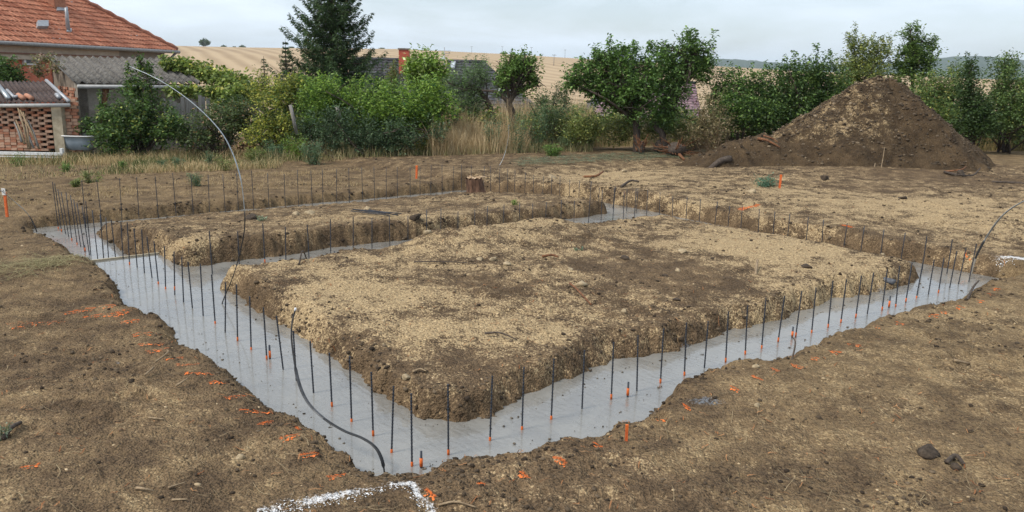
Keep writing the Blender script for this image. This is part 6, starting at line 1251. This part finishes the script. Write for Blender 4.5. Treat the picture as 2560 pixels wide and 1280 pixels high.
# ---- far houses below the field
M.dtile = None
def far_house(name, label, ea, eb, ra, rb, Ye, Yr, c1, c2, hip=None, seed=3):
    """eave and ridge ends in picture points"""
    g = np.random.default_rng(seed); A_, B_ = unY(*ea, Ye), unY(*eb, Ye); D_, C_ = unY(*ra, Yr), unY(*rb, Yr); zz = (A_.z + B_.z) / 2; A_.z = B_.z = zz; zr = max(C_.z, D_.z); C_.z = D_.z = zr
    o = empty(name, (A_.x, A_.y, -6), label, 'house', 'houses below the field'); global hl; hl = o.location
    tiled_roof('roof_tiles', rel(A_), rel(B_), rel(C_), rel(D_), .30, .36, c1, c2, g, o, .045, .035)
    dep = Vector((0, 2 * (Yr - Ye), 0)); quad_slab('back_slope', [rel(B_ + dep), rel(A_ + dep), rel(D_) - Vector((0, 0, .03)), rel(C_) - Vector((0, 0, .03))], .1, M.beige, o)
    for P_, Q_, R_ in ((A_, D_, A_ + dep), (B_, C_, B_ + dep)):
        bm = bmesh.new(); vs_ = [bm.verts.new(rel(p) - Vector((0, 0, .03))) for p in (P_, Q_, R_)]; bm.faces.new(vs_); r = bmesh.ops.extrude_face_region(bm, geom=bm.faces[:]); bmesh.ops.translate(bm, vec=(.05 if P_ is A_ else -.05, 0, 0), verts=[e for e in r['geom'] if isinstance(e, bmesh.types.BMVert)]); bmesh.ops.recalc_face_normals(bm, faces=bm.faces[:]); obj('gable', bm_mesh('gable', bm, M.roofdark), o)
    tube('ridge', [([rel(D_) + Vector((0, 0, .05)), rel(C_) + Vector((0, 0, .05))], [.12, .12])], M.roofdark, o, 6)
    tube('gutter', [([rel(A_) - Vector((0, .08, .08)), rel(B_) - Vector((0, .08, .08))], [.07, .07])], M.gutter, o, 6)
    wall('wall', rel(A_ + Vector((.4, .5, 0))), rel(B_ + Vector((-.4, .5, 0))), -2, zz - hl.z, .3, M.cream, o)
    return o, A_, B_, C_, D_
M.roofdark = rough_mat('dark_ridge', (.03, .03, .034), (.07, .07, .076), 5, .7, .1)
DK = ((.038, .039, .044), (.082, .084, .092))
o, A_, B_, C_, D_ = far_house('dark_roofed_house', 'house with a dark grey tiled roof and red brick chimney', (860, 262), (1120, 268), (880, 149), (1090, 156), 42, 47, *DK)
cb = unY(1010, 172, 45.5); bm = bmesh.new(); box_bm(bm, rel(cb) + Vector((0, .2, .3)), (.55, .55, 1.5)); ch = obj('chimney', bm_mesh('chimney', bm, rough_mat('red_chimney', (.40, .085, .05), (.52, .13, .08), 8, .9, .3)), o)
bm = bmesh.new(); box_bm(bm, rel(cb) + Vector((0, .2, 1.06)), (.64, .64, .08)); obj('cap', bm_mesh('cap', bm, M.mortar), ch)
o, A_, B_, C_, D_ = far_house('dark_roofed_house', 'house with a dark hipped tile roof and white dormer window behind the apricot', (1080, 283), (1352, 276), (1120, 158), (1215, 158), 38, 43.5, *DK, seed=4)
nr_ = (B_ - A_).cross(D_ - A_).normalized()
def dormer(px, py, w_, h_, par, nm):
    c = at_plane(px, py, A_, nr_); s = c.y / F_PX; bm = bmesh.new(); box_bm(bm, rel(c) + Vector((0, .35, .05)), (w_ * s, .9, h_ * s)); d_ = obj(nm, bm_mesh(nm, bm, M.whitef), par); bm = bmesh.new(); box_bm(bm, rel(c) + Vector((0, -.12, .05)), (w_ * s * .74, .04, h_ * s * .74)); obj('pane', bm_mesh('pane', bm, M.glass), d_)
    bm = bmesh.new(); box_bm(bm, rel(c) + Vector((0, -.15, .05)), (w_ * s * .06, .03, h_ * s * .74)); obj('mullion', bm_mesh('mullion', bm, M.whitef), d_)
dormer(1267, 240, 42, 30, o, 'dormer')
for px, py in ((1132, 168), (1252, 207)):
    pts = [at_plane(px + a, py + b_, A_, nr_) for a, b_ in ((-8, 10), (4, 10), (8, -8), (-3, -8))]; k = quad_slab('roof_window', [rel(p) + nr_ * .16 for p in pts], .1, M.lead, o); pts = [at_plane(px + a, py + b_, A_, nr_) for a, b_ in ((-5, 7), (2.5, 7), (5.5, -5), (-1.5, -5))]; quad_slab('pane', [rel(p) + nr_ * .175 for p in pts], .02, bpy.data.materials['skylight_glass'], k)
far_house('plum_roofed_house', 'house with a plum-coloured tiled roof behind the apricot trees', (1480, 292), (1755, 284), (1530, 215), (1738, 210), 45, 49, (.16, .095, .115), (.27, .185, .205), seed=5)
# aerial with a white dish by the red chimney
p = unY(1110, 190, 45); t_ = p; o = empty('aerial_mast', (p.x, p.y, p.z - 1.2), 'thin aerial mast with a white dish above the light green tree', 'aerial'); top = unY(1111, 118, 45)
tube('mast', [([Vector((0, 0, 0)), top - o.location], [.03, .02])], M.lead, o, 6); dp = unY(1107, 147, 44.9) - o.location; bm = bmesh.new(); bmesh.ops.create_uvsphere(bm, u_segments=12, v_segments=6, radius=.14, matrix=Matrix.Translation(dp) @ Matrix.Diagonal((1, .5, 1, 1))); obj('dish', bm_mesh('dish', bm, M.whitef, True), o)
for k in range(4): tube('crossbar', [([Vector((-.35 + .05 * k, 0, 0)) + (top - o.location) * (.93 - .05 * k), Vector((.35 - .05 * k, 0, 0)) + (top - o.location) * (.93 - .05 * k)], [.012, .012])], M.lead, o, 4)

# ---- power poles and lone trees on the field skyline
M.pole = rough_mat('pole_grey', (.10, .10, .10), (.18, .18, .17), 3, .8, 0)
def field_pt(px, Y):
    p = unY(px, 150, Y); p.z = float(base_z(np.array([p.x]), np.array([p.y]))[0]); return p
for k, (px, yt, yb_, Y, lb) in enumerate(((1179, 116, 130, 690, 'power pole on the field skyline, leftmost'), (1255, 116, 133, 690, 'power pole on the field skyline, second from left'), (1328, 118, 136, 690, 'power pole on the field skyline, third from left'), (1412, 124, 140, 690, 'power pole on the field skyline, rightmost'), (1385, 146, 172, 430, 'power pole standing down on the field slope'))):
    b_ = field_pt(px, Y); H_ = unY(px, yt, Y).z - b_.z; o = empty('power_pole', b_, lb, 'pole', 'power poles on the field'); H_ = max(H_, 5.5)
    tube('shaft', [([Vector((0, 0, -.5)), Vector((0, 0, H_))], [.16, .11])], M.pole, o, 6); tube('crossarm', [([Vector((-1.1, 0, H_ * .96)), Vector((1.1, 0, H_ * .96))], [.10, .10])], M.pole, o, 4)
for k, (px, ry_, rx_, Y, lb) in enumerate(((514, 9, 12, 640, 'round lone tree on the field skyline, the largest'), (561, 4, 6, 660, 'small bush on the skyline right of the lone tree'), (588, 3, 4, 670, 'tiny bush on the skyline, second from the lone tree'), (608, 4, 8, 660, 'low bush on the skyline, third from the lone tree'), (730, 4, 6, 680, 'small bush on the skyline beside the young spruce'), (955, 3, 8, 690, 'low bush on the skyline right of the tall spruce'), (1258, 3, 9, 690, 'low dark bush on the skyline by the power poles'))):
    b_ = field_pt(px, Y); g = np.random.default_rng(40 + k); s = Y / F_PX; R_ = np.array([rx_ * s, rx_ * s, ry_ * s]); o = empty('field_tree', b_, lb, 'tree', 'trees on the field skyline'); n_ = 900 if k == 0 else 350
    P = g.normal(size=(n_, 3)); P /= np.linalg.norm(P, axis=1)[:, None]; P = P * (g.random((n_, 1)) ** .4) * R_ * (1 + .2 * fbm(P[:, :1] * 2 + k, P[:, 2:] * 2, 2, 9)) + np.array([0, 0, R_[2] * (1.25 if k == 0 else .8)])
    v, f, c = leaf_np(P, np.full(n_, .9 if k else 1.1), leaf_cols(g, n_, (.02, .035, .012), (.05, .075, .025)), g, .3, .8); obj('crown', np_mesh('crown', v, f, M.leaf, False, c), o); tube('trunk', [([Vector((0, 0, -.5)), Vector((0, 0, R_[2] * .9))], [.35 if k == 0 else .15, .15])], M.bark, o, 5)
# wires
# ---- old trellis posts in the bright bush
def tpost(a, b_, Y, r_, lb):
    p0, p1 = unY(*a, Y), unY(*b_, Y); t_ = tube('trellis_post', [([Vector((0, 0, 0)), p1 - p0], [r_, r_])], M.greyboard, None, 6); t_.location = p0; tag(t_, lb, 'post', 'old trellis posts in the shrubs')
tpost((742, 335), (726, 262), 20.6, .045, 'grey weathered post between the yellow shrub and the bright bush'); tpost((855, 310), (842, 267), 20.9, .05, 'short slanting post end poking out of the bright bush'); tpost((905, 229), (1045, 233), 22.3, .035, 'horizontal wooden rail across the top of the bright bush')

# ================================================================== air
bm = bmesh.new(); box_bm(bm, (0, 0, 35), (11000, 11000, 180)); hz_ = obj('haze', bm_mesh('haze', bm)); tag(hz_, kind='stuff')
m = bpy.data.materials.new('haze'); m.use_nodes = True; n = m.node_tree.nodes; l = m.node_tree.links
for k in list(n):
    if k.type == 'BSDF_PRINCIPLED': n.remove(k)
vol = n.new('ShaderNodeVolumePrincipled'); vol.inputs['Color'].default_value = (.84, .94, 1.0, 1); vol.inputs['Density'].default_value = 0.00017; vol.inputs['Anisotropy'].default_value = .2
l.new(vol.outputs[0], n['Material Output'].inputs['Volume']); hz_.data.materials.append(m); hz_.display_type = 'WIRE'
